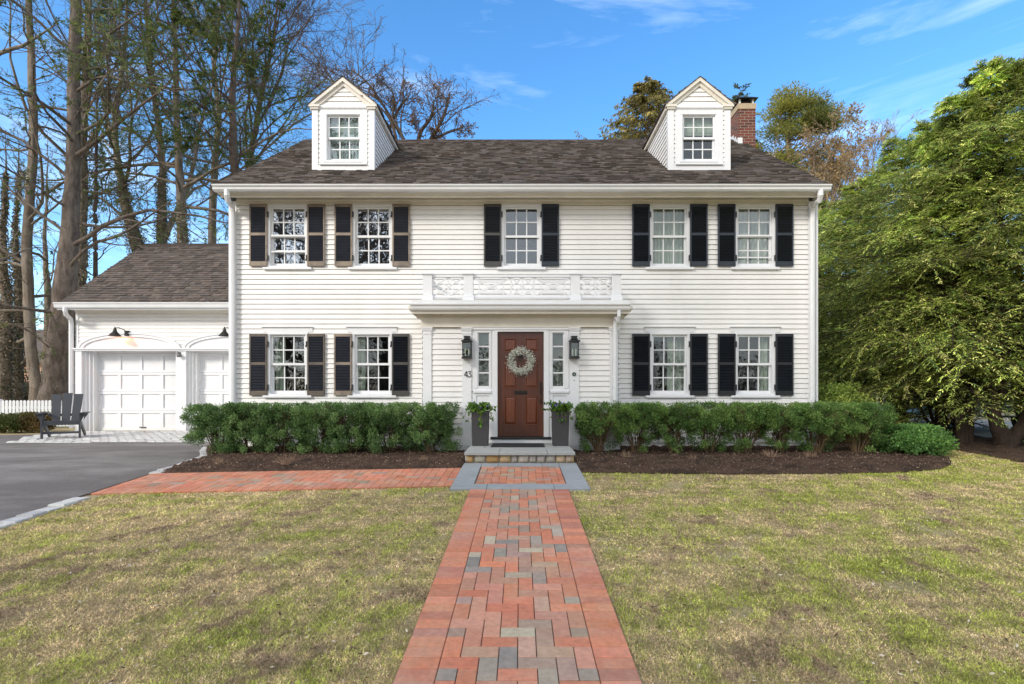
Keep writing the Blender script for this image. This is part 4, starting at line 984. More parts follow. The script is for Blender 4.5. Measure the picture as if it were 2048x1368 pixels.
# planters and their plants
rg = np.random.default_rng(77)
def planter(px0, px1, lab, lab2, seed, flowers):
    y0 = 9.04; xa, xb = X(px0, y0), X(px1, y0); xc = (xa + xb) / 2; w = (xb - xa) / 2; zt_ = sz_t + .60
    mb = MB(); b0 = w * .90
    for (wa, wb, za, zb_) in ((b0, w, sz_t + .002, zt_),):
        yc = y0 + w
        mb.add([(xc - wa, yc - wa, za), (xc + wa, yc - wa, za), (xc + wa, yc + wa, za), (xc - wa, yc + wa, za), (xc - wb, yc - wb, zb_), (xc + wb, yc - wb, zb_), (xc + wb, yc + wb, zb_), (xc - wb, yc + wb, zb_),
                (xc - wb + .02, yc - wb + .02, zb_), (xc + wb - .02, yc - wb + .02, zb_), (xc + wb - .02, yc + wb - .02, zb_), (xc - wb + .02, yc + wb - .02, zb_), (xc - wb + .02, yc - wb + .02, zb_ - .05), (xc + wb - .02, yc - wb + .02, zb_ - .05), (xc + wb - .02, yc + wb - .02, zb_ - .05), (xc - wb + .02, yc + wb - .02, zb_ - .05)],
               [(3, 2, 1, 0), (0, 1, 5, 4), (1, 2, 6, 5), (2, 3, 7, 6), (3, 0, 4, 7), (4, 5, 9, 8), (5, 6, 10, 9), (6, 7, 11, 10), (7, 4, 8, 11), (8, 9, 13, 12), (9, 10, 14, 13), (10, 11, 15, 14), (11, 8, 12, 15)])
    p = mb.build('planter', M['planter'], bevel=.004); tag(p, lab, 'planter', 'tall charcoal planters flanking the front door')
    mb = MB(); mb.box(xc - w + .022, xc + w - .022, yc - w + .022, yc + w - .022, zt_ - .06, zt_ - .045); mb.build('soil', M['mulch'], p)
    rg = np.random.default_rng(seed); n = 300
    t = thing('potted_pansy', lab2, 'plant', (xc, yc, zt_ - .045), 'pansies in the door planters')
    # stems with leaves
    mbs = MB(); Cs = []; Us = []; Ls = []; kind = []
    for i in range(46):
        az = rg.uniform(0, 6.28); out = rg.uniform(.08, .28); up = rg.uniform(.05, .17); 
        if i % 3 == 0: az = rg.uniform(-2.6, -.5); 
        trail = rg.random() < .35; pts = []
        for s in np.linspace(0, 1, 7):
            r = .03 + out * s; z = zt_ - .05 + up * math.sin(min(s * 1.4, 1.2) * 1.3) - (.26 * s ** 3 if trail else .03 * s * s)
            pts.append((xc + r * math.cos(az), yc + r * math.sin(az), z + .05))
        mbs.tube(pts, .0035, 4, cap=False)
        for s in range(2, 7):
            for q in range(3):
                Cs.append(pts[s]); d_ = np.array([math.cos(az), math.sin(az), -.2]) * .6 + rg.normal(size=3) * .8; Us.append(d_); Ls.append(rg.uniform(.04, .075))
    mbs.build('stem', M['stem'], t)
    Cs = np.array(Cs); Us = nrm(np.array(Us)); W = nrm(np.cross(Us, rvec(rg, len(Us)))); n = len(Cs)
    gcol = np.array([(.10, .22, .025), (.16, .30, .04), (.06, .14, .02)])[rg.integers(0, 3, n)] * rg.uniform(.7, 1.3, (n, 1))
    V, Fq, cc = quads(Cs, Us, W, np.array(Ls), np.array(Ls) * .33, gcol); npmesh('foliage', V, Fq, M['leaf'], t, color=cc)
    m = 22 if flowers else 9
    az = rg.uniform(0, 6.28, m); r = .17 * np.sqrt(rg.random(m)); C0 = np.stack([xc + r * np.cos(az), yc + r * np.sin(az) - .02, zt_ + rg.uniform(.10, .17, m) - .2 * r], -1)
    face = nrm(np.array([0, -1., .5]) + .5 * rg.normal(size=(m, 3))); ra = nrm(np.cross(face, rvec(rg, m))); rb = np.cross(face, ra)
    Cs, Us, Ws, cs = [], [], [], []
    for k in range(5):
        a = 6.283 * k / 5; Cs.append(C0); Us.append(nrm(ra * math.cos(a) + rb * math.sin(a) + face * .15)); Ws.append(nrm(-ra * math.sin(a) + rb * math.cos(a)))
        cs.append(np.array([(.20, .17, .55), (.10, .07, .30), (.55, .52, .78)])[rg.integers(0, 3, m)])
    Cs, Us, Ws, cs = map(np.concatenate, (Cs, Us, Ws, cs)); V, Fq, cc = quads(Cs, Us, Ws, np.full(len(Cs), .034), np.full(len(Cs), .017), cs)
    V = V.reshape(5, m, 4, 3); cc = cc.reshape(5, m, 4, 3)
    for q in range(m): npmesh('flower', V[:, q].reshape(-1, 3), np.arange(20).reshape(5, 4), M['petal'], t, color=cc[:, q].reshape(-1, 3))
planter(942.5, 977, 'tall charcoal planter on the left of the wooden door', 'leafy trailing pansy in the planter left of the door', 4, False)
planter(1104.5, 1139, 'tall charcoal planter on the right of the wooden door', 'purple pansies in the planter right of the door', 9, True)

# wreath on the door
wr = thing('wreath', 'round wreath of white berries and silvery leaves hanging on the wooden door', 'wreath', (X(1042, YDo), YDo - .05, Z(722, YDo)))
wc = np.array([X(1042, YDo - .05), YDo - .055, Z(722, YDo - .05)]); rg = np.random.default_rng(5)
mb = MB(); pt = lambda a, r, dy=0: (wc[0] + r * math.cos(a), wc[1] + dy, wc[2] + r * math.sin(a))
for k in range(5): mb.tube([pt(a, .17 + .015 * math.sin(a * 5 + k), .012 * math.cos(a * 4 + k)) for a in np.linspace(0, 6.2832, 40)], .006, 5, cap=False)
mb.build('vine_ring', M['stem'], wr)
n = 1500; a = rg.uniform(0, 6.2832, n); rr = .185 + .028 * rg.normal(size=n); C = np.stack([wc[0] + rr * np.cos(a), wc[1] + rg.normal(size=n) * .018, wc[2] + rr * np.sin(a)], -1)
rad = np.stack([np.cos(a), np.zeros(n), np.sin(a)], -1); tn = np.stack([-np.sin(a), np.zeros(n), np.cos(a)], -1)
U = nrm(rad * rg.uniform(-.2, 1.2, (n, 1)) + tn * -rg.uniform(.1, .9, (n, 1)) + np.array([0, -1, 0]) * rg.uniform(0, .7, (n, 1)) + .25 * rg.normal(size=(n, 3))); W = nrm(np.cross(U, rvec(rg, n)))
cl = np.array([(.70, .72, .64), (.45, .50, .38), (.20, .24, .16), (.78, .78, .74)])[rg.integers(0, 4, n)]
V, Fq, cc = quads(C, U, W, rg.uniform(.025, .07, n), rg.uniform(.004, .008, n), cl); npmesh('foliage', V, Fq, M['leaf'], wr, color=cc)
n = 620; a = rg.uniform(0, 6.2832, n); rr = .195 + .042 * rg.normal(size=n); C = np.stack([wc[0] + rr * np.cos(a), wc[1] - .025 + rg.normal(size=n) * .016, wc[2] + rr * np.sin(a)], -1)
oc = np.array([(1, 0, 0), (0, 1, 0), (-1, 0, 0), (0, -1, 0), (0, 0, 1), (0, 0, -1)]) * 1.0; V = (C[:, None] + oc[None] * rg.uniform(.007, .012, (n, 1, 1))).reshape(-1, 3)
tf = np.array([(0, 1, 4), (1, 2, 4), (2, 3, 4), (3, 0, 4), (1, 0, 5), (2, 1, 5), (3, 2, 5), (0, 3, 5)]); Fq = (np.arange(n)[:, None, None] * 6 + tf[None]).reshape(-1, 3)
npmesh('berry', V, Fq, pm('white_berry', (.78, .78, .72), .4), wr)

# ================================================================= adirondack chair
def adirondack():
    t = thing('garden_chair', 'dark grey wide-slat garden chair standing before the garage', 'chair')
    w = .31; m = M['charcoal']
    for i, (xa, xb, zt_) in enumerate(((-w + .02, -.10, .97), (-.095, .10, 1.0), (.105, w - .02, .98))):
        mb = MB(); b0, b1 = Vector((0, .22, .34)), Vector((0, .50, zt_)); d_ = (b1 - b0).normalized(); n_ = Vector((0, -d_.z, d_.y))
        k = .9; p = lambda x, q, o: (x, (b0 + (b1 - b0) * q + n_ * o).y, (b0 + (b1 - b0) * q + n_ * o).z)
        xm = (xa + xb) / 2; hw = (xb - xa) / 2 - .006
        vs = [p(xm * (.86 if q == 0 else 1.05) + s * hw * (.86 if q == 0 else 1), q, o) for q in (0, 1) for s, o in ((-1, 0), (1, 0), (1, .02), (-1, .02))]
        mb.add(vs, [(0, 1, 2, 3), (4, 7, 6, 5), (0, 4, 5, 1), (1, 5, 6, 2), (2, 6, 7, 3), (3, 7, 4, 0)]); mb.build('back_slat', m, t, bevel=.003)
    mb = MB()
    for i in range(5):
        y = -.30 + i * .112; z = .395 - i * .022 - (.02 if i == 0 else 0); mb.obox((0, y, z), (w, 0, 0), (0, .050, -.009), (0, .002, .011))
    mb.obox((0, -.345, .34), (w, 0, 0), (0, .012, 0), (0, 0, .045)); mb.build('seat', m, t, bevel=.003)
    for s in (-1, 1):
        mb = MB(); mb.obox((s * (w + .02), -.33, .27), (.018, 0, 0), (0, .045, 0), (0, 0, .27)); mb.build('leg', m, t, bevel=.003)
        mb = MB(); mb.obox((s * (w + .015), .10, .20), (.016, 0, 0), (0, .40, -.19), (0, .03, .045)); mb.build('leg', m, t, bevel=.003)
        mb = MB(); mb.obox((s * (w + .07), -.06, .555), (.065, 0, 0), (0, .36, .0), (0, 0, .012)); ar = mb.build('armrest', m, t, bevel=.004)
        mb = MB(); mb.prism([(s * (w + .04), .54), (s * (w + .12), .54), (s * (w + .04), .38)][::s], -.36, -.30); mb.build('arm_bracket', m, ar)
        mb = MB(); mb.prism([(s * (w + .125), .545), (s * (w + .04), .545), (s * (w + .04), .40)][::-s], .10, .14); mb.build('arm_bracket', m, ar)
    mb = MB(); mb.box(-w, w, -.34, -.32, .10, .15); mb.obox((0, .34, .50), (w + .03, 0, 0), (0, .012, 0), (0, 0, .03)); mb.build('stretcher', m, t)
    return t
ch_ = adirondack(); ch_.location = (-10.70, 12.15, G(0, 12.1) + .03); ch_.rotation_euler = (0, 0, R_(33)); ch_.scale = (1.0, 1.0, 1.03)

# ================================================================= picket fences
def picket(p0, p1, h, lab, sp=.092, w=.066, name='picket_fence', grp=None, rails=(.28, .74)):
    p0, p1 = Vector(p0), Vector(p1); L_ = (p1 - p0).length; u_ = (p1 - p0) / L_; n_ = Vector((u_.y, -u_.x, 0)) if True else None
    g0_ = G(p0.x, p0.y)
    t = thing(name, lab, 'fence', (p0.x, p0.y, g0_))
    mb = MB(); s = 0
    while s < L_:
        c = Vector((p0.x, p0.y, 0)) + Vector((u_.x, u_.y, 0)) * s; U = Vector((u_.x, u_.y, 0)); N_ = Vector((u_.y, -u_.x, 0))
        hz = h + random.uniform(-.004, .004); a = []
        prof_ = [(-w / 2, .06), (w / 2, .06), (w / 2, hz - .03), (w * .32, hz - .008), (0, hz), (-w * .32, hz - .008), (-w / 2, hz - .03)]
        for oo in (.03, .012): a += [tuple(c + U * q + N_ * oo + Vector((0, 0, g0_ + z))) for q, z in prof_]
        n = 7; mb.add(a, [tuple(range(n)), tuple(range(2 * n - 1, n - 1, -1))] + [(i, i + n, (i + 1) % n + n, (i + 1) % n) for i in range(n)]); s += sp
    mb.build('picket_panel', M['fence'], t)
    for rz in rails:
        mb = MB(); c = (p0 + p1) / 2; mb.obox((c.x, c.y, g0_ + h * rz), (u_.x * L_ / 2, u_.y * L_ / 2, 0), (u_.y * .016, -u_.x * .016, 0), (0, 0, .038)); mb.build('rail', M['fence'], t)
    s = .05
    while s < L_:
        mb = MB(); c = p0 + u_ * s; mb.obox((c.x + -u_.y * .05, c.y + u_.x * .05, g0_ + h / 2), (.045, 0, 0), (0, .045, 0), (0, 0, h / 2 + .03)); mb.build('post', M['fence'], t, bevel=.006); s += 2.3
    return t
picket((-17.4, 14.6), (-12.4, 15.4), .83, 'white picket fence behind the low shrubs left of the garage')
picket((13.9, 20.5), (22.0, 19.0), 1.25, 'white picket fence beyond the parked car at the right edge', sp=.13, w=.07)

# ================================================================= neighbour houses glimpsed through the trees
def far_house(loc, w, dp, h, lab, wallc, roofc, rz=0):
    t = thing('neighbour_house', lab, 'house', loc)
    mw = pm('far_siding', wallc, .7, 1, .06); mr = pm('far_roof', roofc, .9, 3, .2)
    x, y, z = loc
    mb = MB(); siding(mb, (x - w / 2, y), (1, 0), (0, -1), w, z, z + h, exp=.15); mb.quad((x - w / 2, y, z), (x - w / 2, y + dp, z), (x - w / 2, y + dp, z + h), (x - w / 2, y, z + h)); mb.quad((x + w / 2, y, z), (x + w / 2, y + dp, z), (x + w / 2, y + dp, z + h), (x + w / 2, y, z + h)); mb.quad((x - w / 2, y + dp, z), (x + w / 2, y + dp, z), (x + w / 2, y + dp, z + h), (x - w / 2, y + dp, z + h))
    for s in (-1, 1): mb.add([(x + s * w / 2, y, z + h), (x + s * w / 2, y + dp, z + h), (x + s * w / 2, y + dp / 2, z + h + dp * .32)], [(0, 1, 2)])
    mb.build('wall', mw, t)
    mb = MB(); e = .4; k = .64
    for s in (0, 1):
        ya = y - e if s == 0 else y + dp + e; yb_ = y + dp / 2; za = z + h - e * k
        mb.add([(x - w / 2 - e, ya, za), (x + w / 2 + e, ya, za), (x + w / 2 + e, yb_, z + h + dp * .32), (x - w / 2 - e, yb_, z + h + dp * .32), (x - w / 2 - e, ya, za + .12), (x + w / 2 + e, ya, za + .12), (x + w / 2 + e, yb_, z + h + dp * .32 + .14), (x - w / 2 - e, yb_, z + h + dp * .32 + .14)],
               [(0, 3, 2, 1), (4, 5, 6, 7), (0, 1, 5, 4), (3, 7, 6, 2), (0, 4, 7, 3), (1, 2, 6, 5)])
    mb.build('roof', mr, t)
    for i in range(int(w / 2.4)):
        for zz in ([z + 1.0, z + 3.6] if h > 4.5 else [z + 1.0]):
            xc = x - w / 2 + 1.4 + i * 2.3
            mb = MB(); mb.box(xc - .52, xc + .52, y - .05, y + .02, zz - .08, zz + 1.42); mb.box(xc - .012, xc + .012, y - .075, y - .05, zz, zz + 1.34); mb.box(xc - .44, xc + .44, y - .075, y - .05, zz + .66, zz + .69); f = mb.build('window', M['fence'], t)
            mb = MB(); mb.box(xc - .44, xc + .44, y - .06, y - .049, zz, zz + 1.34); mb.build('pane', pm('dark_far_glass', (.03, .035, .045), .1), f)
far_house((-36.5, 38, .1), 9, 8, 3.4, 'peach house glimpsed between the trunks beyond the left picket fence', (.62, .36, .22), (.10, .08, .07))
far_house((23, 27, .1), 12, 9, 5.2, 'pale grey-white house glimpsed behind the hemlocks on the right', (.55, .56, .58), (.09, .08, .08))

# ================================================================= parked suv seen through the hemlock trunks
def suv():
    t = thing('parked_car', 'silver-blue suv parked on the neighbouring drive behind the hemlock trunks', 'car')
    paint = pm('silver_blue_car_paint', (.17, .20, .235), .25, 1, .03, metal=.5); dark = pm('dark_car_plastic', (.02, .02, .022), .5); chrome = pm('chrome_trim', (.6, .62, .65), .15, metal=.9)
    gl = pm('dark_car_glass', (.05, .06, .07), .05); tyre = pm('tyre_rubber', (.02, .02, .02), .9)
    # profile along y (front at -2.3) , z
    prof_ = [(-2.32, .42), (-2.34, .78), (-2.22, 1.02), (-1.25, 1.14), (-.55, 1.66), (-.3, 1.72), (1.75, 1.70), (2.2, 1.15), (2.32, .95), (2.3, .42), (1.95, .40), (1.9, .62), (1.7, .76), (1.4, .78), (1.12, .62), (1.05, .36), (-1.05, .36), (-1.12, .62), (-1.35, .78), (-1.65, .76), (-1.88, .62), (-1.95, .40)]
    W_ = .94
    def wid(y, z): return W_ * (1 - .0 if z < 1.12 else 1 - .26 * (z - 1.12) / .6) * (1 - .10 * max(0, abs(y) - 1.8) / .5)
    import bmesh
    bm = bmesh.new(); L1 = [bm.verts.new((-wid(y, z), y, z)) for y, z in prof_]; L2 = [bm.verts.new((wid(y, z), y, z)) for y, z in prof_]
    bm.faces.new(L1[::-1]); bm.faces.new(L2)
    for i in range(len(prof_)): j = (i + 1) % len(prof_); bm.faces.new((L1[i], L1[j], L2[j], L2[i]))
    bmesh.ops.recalc_face_normals(bm, faces=bm.faces[:]); bmesh.ops.triangulate(bm, faces=[f for f in bm.faces if len(f.verts) > 4])
    me = bpy.data.meshes.new('body'); bm.to_mesh(me); bm.free(); me.materials.append(paint); b = link('body', me, t); md = b.modifiers.new('b', 'BEVEL'); md.width = .035; md.segments = 3; md.angle_limit = R_(35)
    mb = MB(); mb.add([(-.74, -1.20, 1.17), (.74, -1.20, 1.17), (.62, -.62, 1.63), (-.62, -.62, 1.63)], [(0, 1, 2, 3)]); mb.v = [(x, y - .02, z + .025) for x, y, z in mb.v]; mb.build('windscreen', gl, t)
    for s in (-1, 1):
        mb = MB()
        for a, c_, a1, c1 in ((-1.02, -.05, -.55, -.05), (.0, .95, .0, .90), (1.0, 1.85, .95, 1.6)): mb.quad((s * (wid(0, 1.17) + .012), a, 1.17), (s * (wid(0, 1.17) + .012), c_, 1.17), (s * (wid(0, 1.6) + .012), c1, 1.6), (s * (wid(0, 1.6) + .012), a1, 1.6))
        mb.build('side_window', gl, t)
        mb = MB(); mb.box(s * .60, s * .86, -2.37, -2.2, .80, .97); mb.build('headlight', chrome, t, bevel=.02)
        mb = MB(); mb.tube([(s * .70, -2.37, .55), (s * .70, -2.30, .55)], .055, 14); mb.build('fog_light', pm('fog_glass', (.8, .8, .8), .1), t)
        for yy in (-1.5, 1.5):
            mb = MB(); mb.tube([(s * .70, yy, .35), (s * .93, yy, .35)], .35, 28); wh = mb.build('wheel', tyre, t)
            mb = MB(); mb.tube([(s * .92, yy, .35), (s * .945, yy, .35)], .07, 12)
            for k in range(10): a = k * .6283; mb.obox((s * .938, yy + .12 * math.cos(a), .35 + .12 * math.sin(a)), (.008, 0, 0), (0, .11 * math.cos(a), .11 * math.sin(a)), (0, -.018 * math.sin(a), .018 * math.cos(a)))
            mb.tube([(s * .925, yy + .24 * math.cos(a), .35 + .24 * math.sin(a)) for a in np.linspace(0, 6.2832, 25)], .016, 6, cap=False); mb.build('rim', chrome, wh)
        mb = MB(); mb.box(s * .95, s * 1.12, -.95, -.80, 1.12, 1.26); mb.build('mirror', paint, t, bevel=.03)
    mb = MB()
    for z in (.70, .77, .84, .91): mb.box(-.5, .5, -2.385, -2.34, z, z + .03)
    mb.build('grille', chrome, t); mb = MB(); mb.box(-.54, .54, -2.36, -2.3, .66, .97); mb.box(-.5, .5, -2.37, -2.3, .40, .60); mb.build('bumper', dark, t, bevel=.02)
    mb = MB(); mb.box(-.45, .45, -2.39, -2.36, .46, .53); mb.build('skid_plate', chrome, t)
    return t
cr = suv(); cr.location = (13.1, 15.6, G(13, 15)); cr.rotation_euler = (0, 0, R_(-12))
# ================================================================= vegetation generators (vectorised)
def tubes(P, R, S=5):
    """P (N,K,3) polylines with radii R (N,K) -> one mesh"""
    N_, K, _ = P.shape
    T = np.gradient(P, axis=1); T = nrm(T)
    ref = np.where(np.abs(T[:, :1, 2:3]) > .9, np.array([1., 0, 0]), np.array([0, 0, 1.])); ref = np.broadcast_to(ref, T.shape)
    U = nrm(np.cross(T, ref)); W = np.cross(T, U)
    a = 2 * np.pi * np.arange(S) / S
    V = P[:, :, None] + R[:, :, None, None] * (U[:, :, None] * np.cos(a)[None, None, :, None] + W[:, :, None] * np.sin(a)[None, None, :, None])
    base = (np.arange(N_)[:, None, None] * K + np.arange(K - 1)[None, :, None]) * S; k = np.arange(S)[None, None]; k2 = (k + 1) % S
    Fq = np.stack([base + k, base + k2, base + S + k2, base + S + k], -1).reshape(-1, 4)
    return V.reshape(-1, 3), Fq
def merge(parts):
    Vs, Fs, o = [], [], 0
    for V, Fq in parts: Vs.append(V); Fs.append(Fq + o); o += len(V)
    return np.concatenate(Vs), np.concatenate(Fs)
def smooth_line(pts, n):
    pts = np.array(pts, float); t = np.linspace(0, 1, len(pts)); s = np.linspace(0, 1, n)
    if len(pts) < 4: return np.stack([np.interp(s, t, pts[:, i]) for i in range(pts.shape[1])], -1)
    out = []
    for q in s * (len(pts) - 1):
        i = min(int(q), len(pts) - 2); f = q - i; p = [pts[max(i - 1, 0)], pts[i], pts[i + 1], pts[min(i + 2, len(pts) - 1)]]
        out.append(.5 * (2 * p[1] + (p[2] - p[0]) * f + (2 * p[0] - 5 * p[1] + 4 * p[2] - p[3]) * f * f + (3 * p[1] - p[0] - 3 * p[2] + p[3]) * f ** 3))
    return np.array(out)
def grow(rg, P, R, n, t0, t1, L, ang, K, wig, up, rs, droop=0., bias=None):
    N_, Kp, _ = P.shape
    t = t0 + (t1 - t0) * ((np.arange(n)[None] + rg.random((N_, n))) / n); f = t * (Kp - 1); i = np.minimum(f.astype(int), Kp - 2); fr = (f - i)[..., None]
    idx = np.arange(N_)[:, None]; A = P[idx, i]; B = P[idx, i + 1]; C = (A * (1 - fr) + B * fr).reshape(-1, 3); T = nrm(B - A).reshape(-1, 3)
    r0 = (R[idx, i] * (1 - fr[..., 0]) + R[idx, i + 1] * fr[..., 0]).reshape(-1)
    Lp = np.linalg.norm(P[:, -1] - P[:, 0], axis=-1); m = len(C)
    per = nrm(np.cross(T, rvec(rg, m))); a = rg.uniform(*ang, m)[:, None]
    if bias is not None: per = nrm(per + bias)
    D = nrm(T * np.cos(a) + per * np.sin(a))
    ln = (np.repeat(Lp, n) * L * (1.15 - .65 * ((t - t0) / (t1 - t0 + 1e-6)).reshape(-1)) * rg.uniform(.55, 1.25, m))
    pts = [C]; d = D
    for k in range(K - 1):
        d = nrm(d + wig * rg.normal(size=(m, 3)) + np.array([0, 0, up - droop * k])); pts.append(pts[-1] + d * (ln / (K - 1))[:, None])
    Pn = np.stack(pts, 1); rn = np.maximum(np.minimum(r0 * rs, ln * .0125), .0015)[:, None] * np.linspace(1, .25, K)[None]
    return Pn, rn
def ivy_leaves(rg, P, R, n, cols, size=(.05, .09), spread=1.25):
    K = P.shape[0]; f = rg.random(n) * (K - 1.001); i = f.astype(int); fr = (f - i)[:, None]; C = P[i] * (1 - fr) + P[i + 1] * fr; r = (R[i] * (1 - fr[:, 0]) + R[i + 1] * fr[:, 0])
    T = nrm(P[i + 1] - P[i]); N_ = nrm(np.cross(T, rvec(rg, n))); C = C + N_ * (r * rg.uniform(.95, spread, n) + .01)[:, None]
    U = nrm(np.array([0, 0, -1.]) + N_ * .6 + .6 * rg.normal(size=(n, 3))); W = nrm(np.cross(U, N_) + .4 * rg.normal(size=(n, 3))); cols = np.array(cols)
    c = cols[rg.integers(0, len(cols), n)] * rg.uniform(.7, 1.2, (n, 1)); a = rg.uniform(*size, n); return quads(C, U, W, a, a * .42, c)
def needles_on(rg, P, n, size, cols, hw=.14, droop=.25, spread=.8, t0=.15):
    """n sprig leaves per polyline, roughly in the spray plane"""
    N_, K, _ = P.shape; t = t0 + (1 - t0) * (np.arange(n)[None] + rg.random((N_, n))) / n; f = t * (K - 1.001); i = f.astype(int); fr = (f - i)[..., None]; idx = np.arange(N_)[:, None]
    A = P[idx, i]; B = P[idx, i + 1]; C = (A * (1 - fr) + B * fr).reshape(-1, 3); T = nrm(B - A).reshape(-1, 3); m = len(C)
    side = nrm(np.cross(T, np.array([0, 0, 1.]))); sg = np.where(np.arange(m) % 2 == 0, 1, -1)[:, None]
    U = nrm(T * rg.uniform(.5, 1.1, (m, 1)) + side * sg * spread * rg.uniform(.5, 1.2, (m, 1)) + np.array([0, 0, -droop]) + .22 * rg.normal(size=(m, 3)))
    W = nrm(np.cross(U, np.array([0, 0, 1.]) + .45 * rg.normal(size=(m, 3)))); cols = np.array(cols)
    base = np.repeat(rg.integers(0, len(cols), N_), n); oth = rg.integers(0, len(cols), m); pick = np.where(rg.random(m) < .7, base, oth)
    c = cols[pick] * rg.uniform(.7, 1.3, (m, 1)); a = rg.uniform(*size, m); return quads(C, U, W, a, a * hw, c)
def cat(parts):
    Vs, Fs, Cs, o = [], [], [], 0
    for V, Fq, c in parts: Vs.append(V); Fs.append(Fq + o); Cs.append(c); o += len(V)
    return np.concatenate(Vs), np.concatenate(Fs), np.concatenate(Cs)

HEM_DARK = [(.10, .155, .045), (.15, .19, .055), (.07, .11, .04), (.22, .23, .07)]
IVY = [(.42, .38, .24), (.26, .27, .12), (.09, .10, .04), (.16, .13, .07)]
IVY_D = [(.20, .15, .09), (.09, .09, .045), (.05, .055, .03), (.34, .26, .17)]

def bare_tree(name, lab, pts, d, seed, bark='bark', n1=16, L1=.34, levels=3, t0=.35, up=.06, ang=(.5, 1.1), n2=7, n3=6, twig=.0045, ivy=0, ivyc=IVY, ivytop=.4, hem=0, group='tall trees rising behind the garage', extra=(), hemL=1.1, lean=None, wig=.16, cat_='tree', needle_t=(.3, 1), buds=None, n4=0, stub=0, L2=.45):
    """pts: (px, py, width px) up the trunk, at distance d"""
    rg = np.random.default_rng(seed)
    W = [(X(a, d), d + dd, Z(b, d), w * d / F / 2) for (a, b, w, *r_) in pts for dd in [r_[0] if r_ else 0]]
    zb = G(W[0][0], d) - .15
    if W[0][2] > zb + .1: W = [(W[0][0] + (W[0][0] - W[1][0]) * .2, d, zb, W[0][3] * 1.25)] + W
    sm = smooth_line(W, 28); tr = sm[:, :3]; rr = np.maximum(sm[:, 3], .004)
    tr = tr + np.stack([.015 * rg.normal(size=28), .015 * rg.normal(size=28), np.zeros(28)], -1); root = tuple(tr[0]); t = thing(name, lab, cat_, (root[0], root[1], zb + .15), group)
    K2 = 110; s2 = np.linspace(0, 27, K2); tr2 = np.stack([np.interp(s2, np.arange(28), tr[:, i]) for i in range(3)], -1); rr2 = np.interp(s2, np.arange(28), rr)
    V, Fq = tubes(tr2[None], rr2[None], 20); Cn = np.repeat(tr2, 20, 0); fl = 1 + .9 * np.exp(-(Cn[:, 2:3] - zb) / .35); jit = rg.normal(size=(20,)); jit = np.tile(jit, K2)[:, None] * .035 + rg.normal(size=(len(V), 1)) * .04; V = Cn + (V - Cn) * (1 + jit) * np.where(fl > 1.02, 1 + (fl - 1) * .18, 1); npmesh('trunk', V, Fq, M[bark], t, smooth=True)
    parts = []; leaves = []; cur = []
    P1, R1 = grow(rg, tr[None], rr[None], n1, t0, .99, L1, ang, 9, wig, up, .42, bias=lean)
    for e in extra:      # hand-placed limbs (px,py,w,dy)
        q = smooth_line([(X(a, d + dy), d + dy, Z(b, d + dy), w * d / F / 2) for a, b, w, dy in e], 9); P1 = np.concatenate([P1, q[None, :, :3]]); R1 = np.concatenate([R1, np.maximum(q[None, :, 3], .004)])
    parts.append(tubes(P1, R1, 6))
    P2, R2 = grow(rg, P1, R1, n2, .2, 1, L2, (.4, .95), 6, wig * 1.1, up * .8, .55); parts.append(tubes(P2, np.maximum(R2, twig * 1.2), 4))
    if levels >= 3:
        P3, R3 = grow(rg, P2, R2, n3, .15, 1, .5, (.35, .9), 5, wig * 1.2, up, .6); parts.append(tubes(P3, np.maximum(R3, twig), 3))
        if n4: P4, R4 = grow(rg, P3, R3, n4, .1, 1, .55, (.35, .9), 4, wig * 1.2, up, .6); parts.append(tubes(P4, np.maximum(R4, twig * .8), 3)); P3 = P4
    if stub:
        Ps, Rs = grow(rg, tr[None], rr[None], stub, .08, .6, .035, (1.2, 1.7), 4, .1, -.05, .12); parts.append(tubes(Ps, np.maximum(Rs, .006), 4))
    V, Fq = merge(parts); npmesh('branches', V, Fq, M[bark], t, smooth=True)
    if hem:
        Hn, Rn = grow(rg, P2, R2, hem, .25, 1, .5, (.5, 1.0), 5, .08, 0, .4, droop=.05)
        k0 = rg.random(len(Hn)) < needle_t[1]; Hn = Hn[k0]
        leaves.append(needles_on(rg, Hn, 30, (.06, .13), HEM_DARK, .13, .25)); V, Fq, cc = cat(leaves); npmesh('foliage', V, Fq, M['needle'], t, color=cc)
    if buds:
        C = P3[:, -1]; n = len(C); U = rvec(rg, n); Wd = nrm(np.cross(U, rvec(rg, n))); cb = np.array(buds)[rg.integers(0, len(buds), n)]
        V, Fq, cc = quads(C, U, Wd, rg.uniform(.08, .16, n), rg.uniform(.025, .05, n), cb); npmesh('seed_cluster', V, Fq, M['dryleaf'], t, color=cc)
    if ivy:
        V, Fq, cc = ivy_leaves(rg, tr[:max(3, int(28 * ivytop))], rr[:max(3, int(28 * ivytop))], ivy, ivyc, spread=1.6); npmesh('ivy', V, Fq, M['leaf'], t, color=cc)
    return t

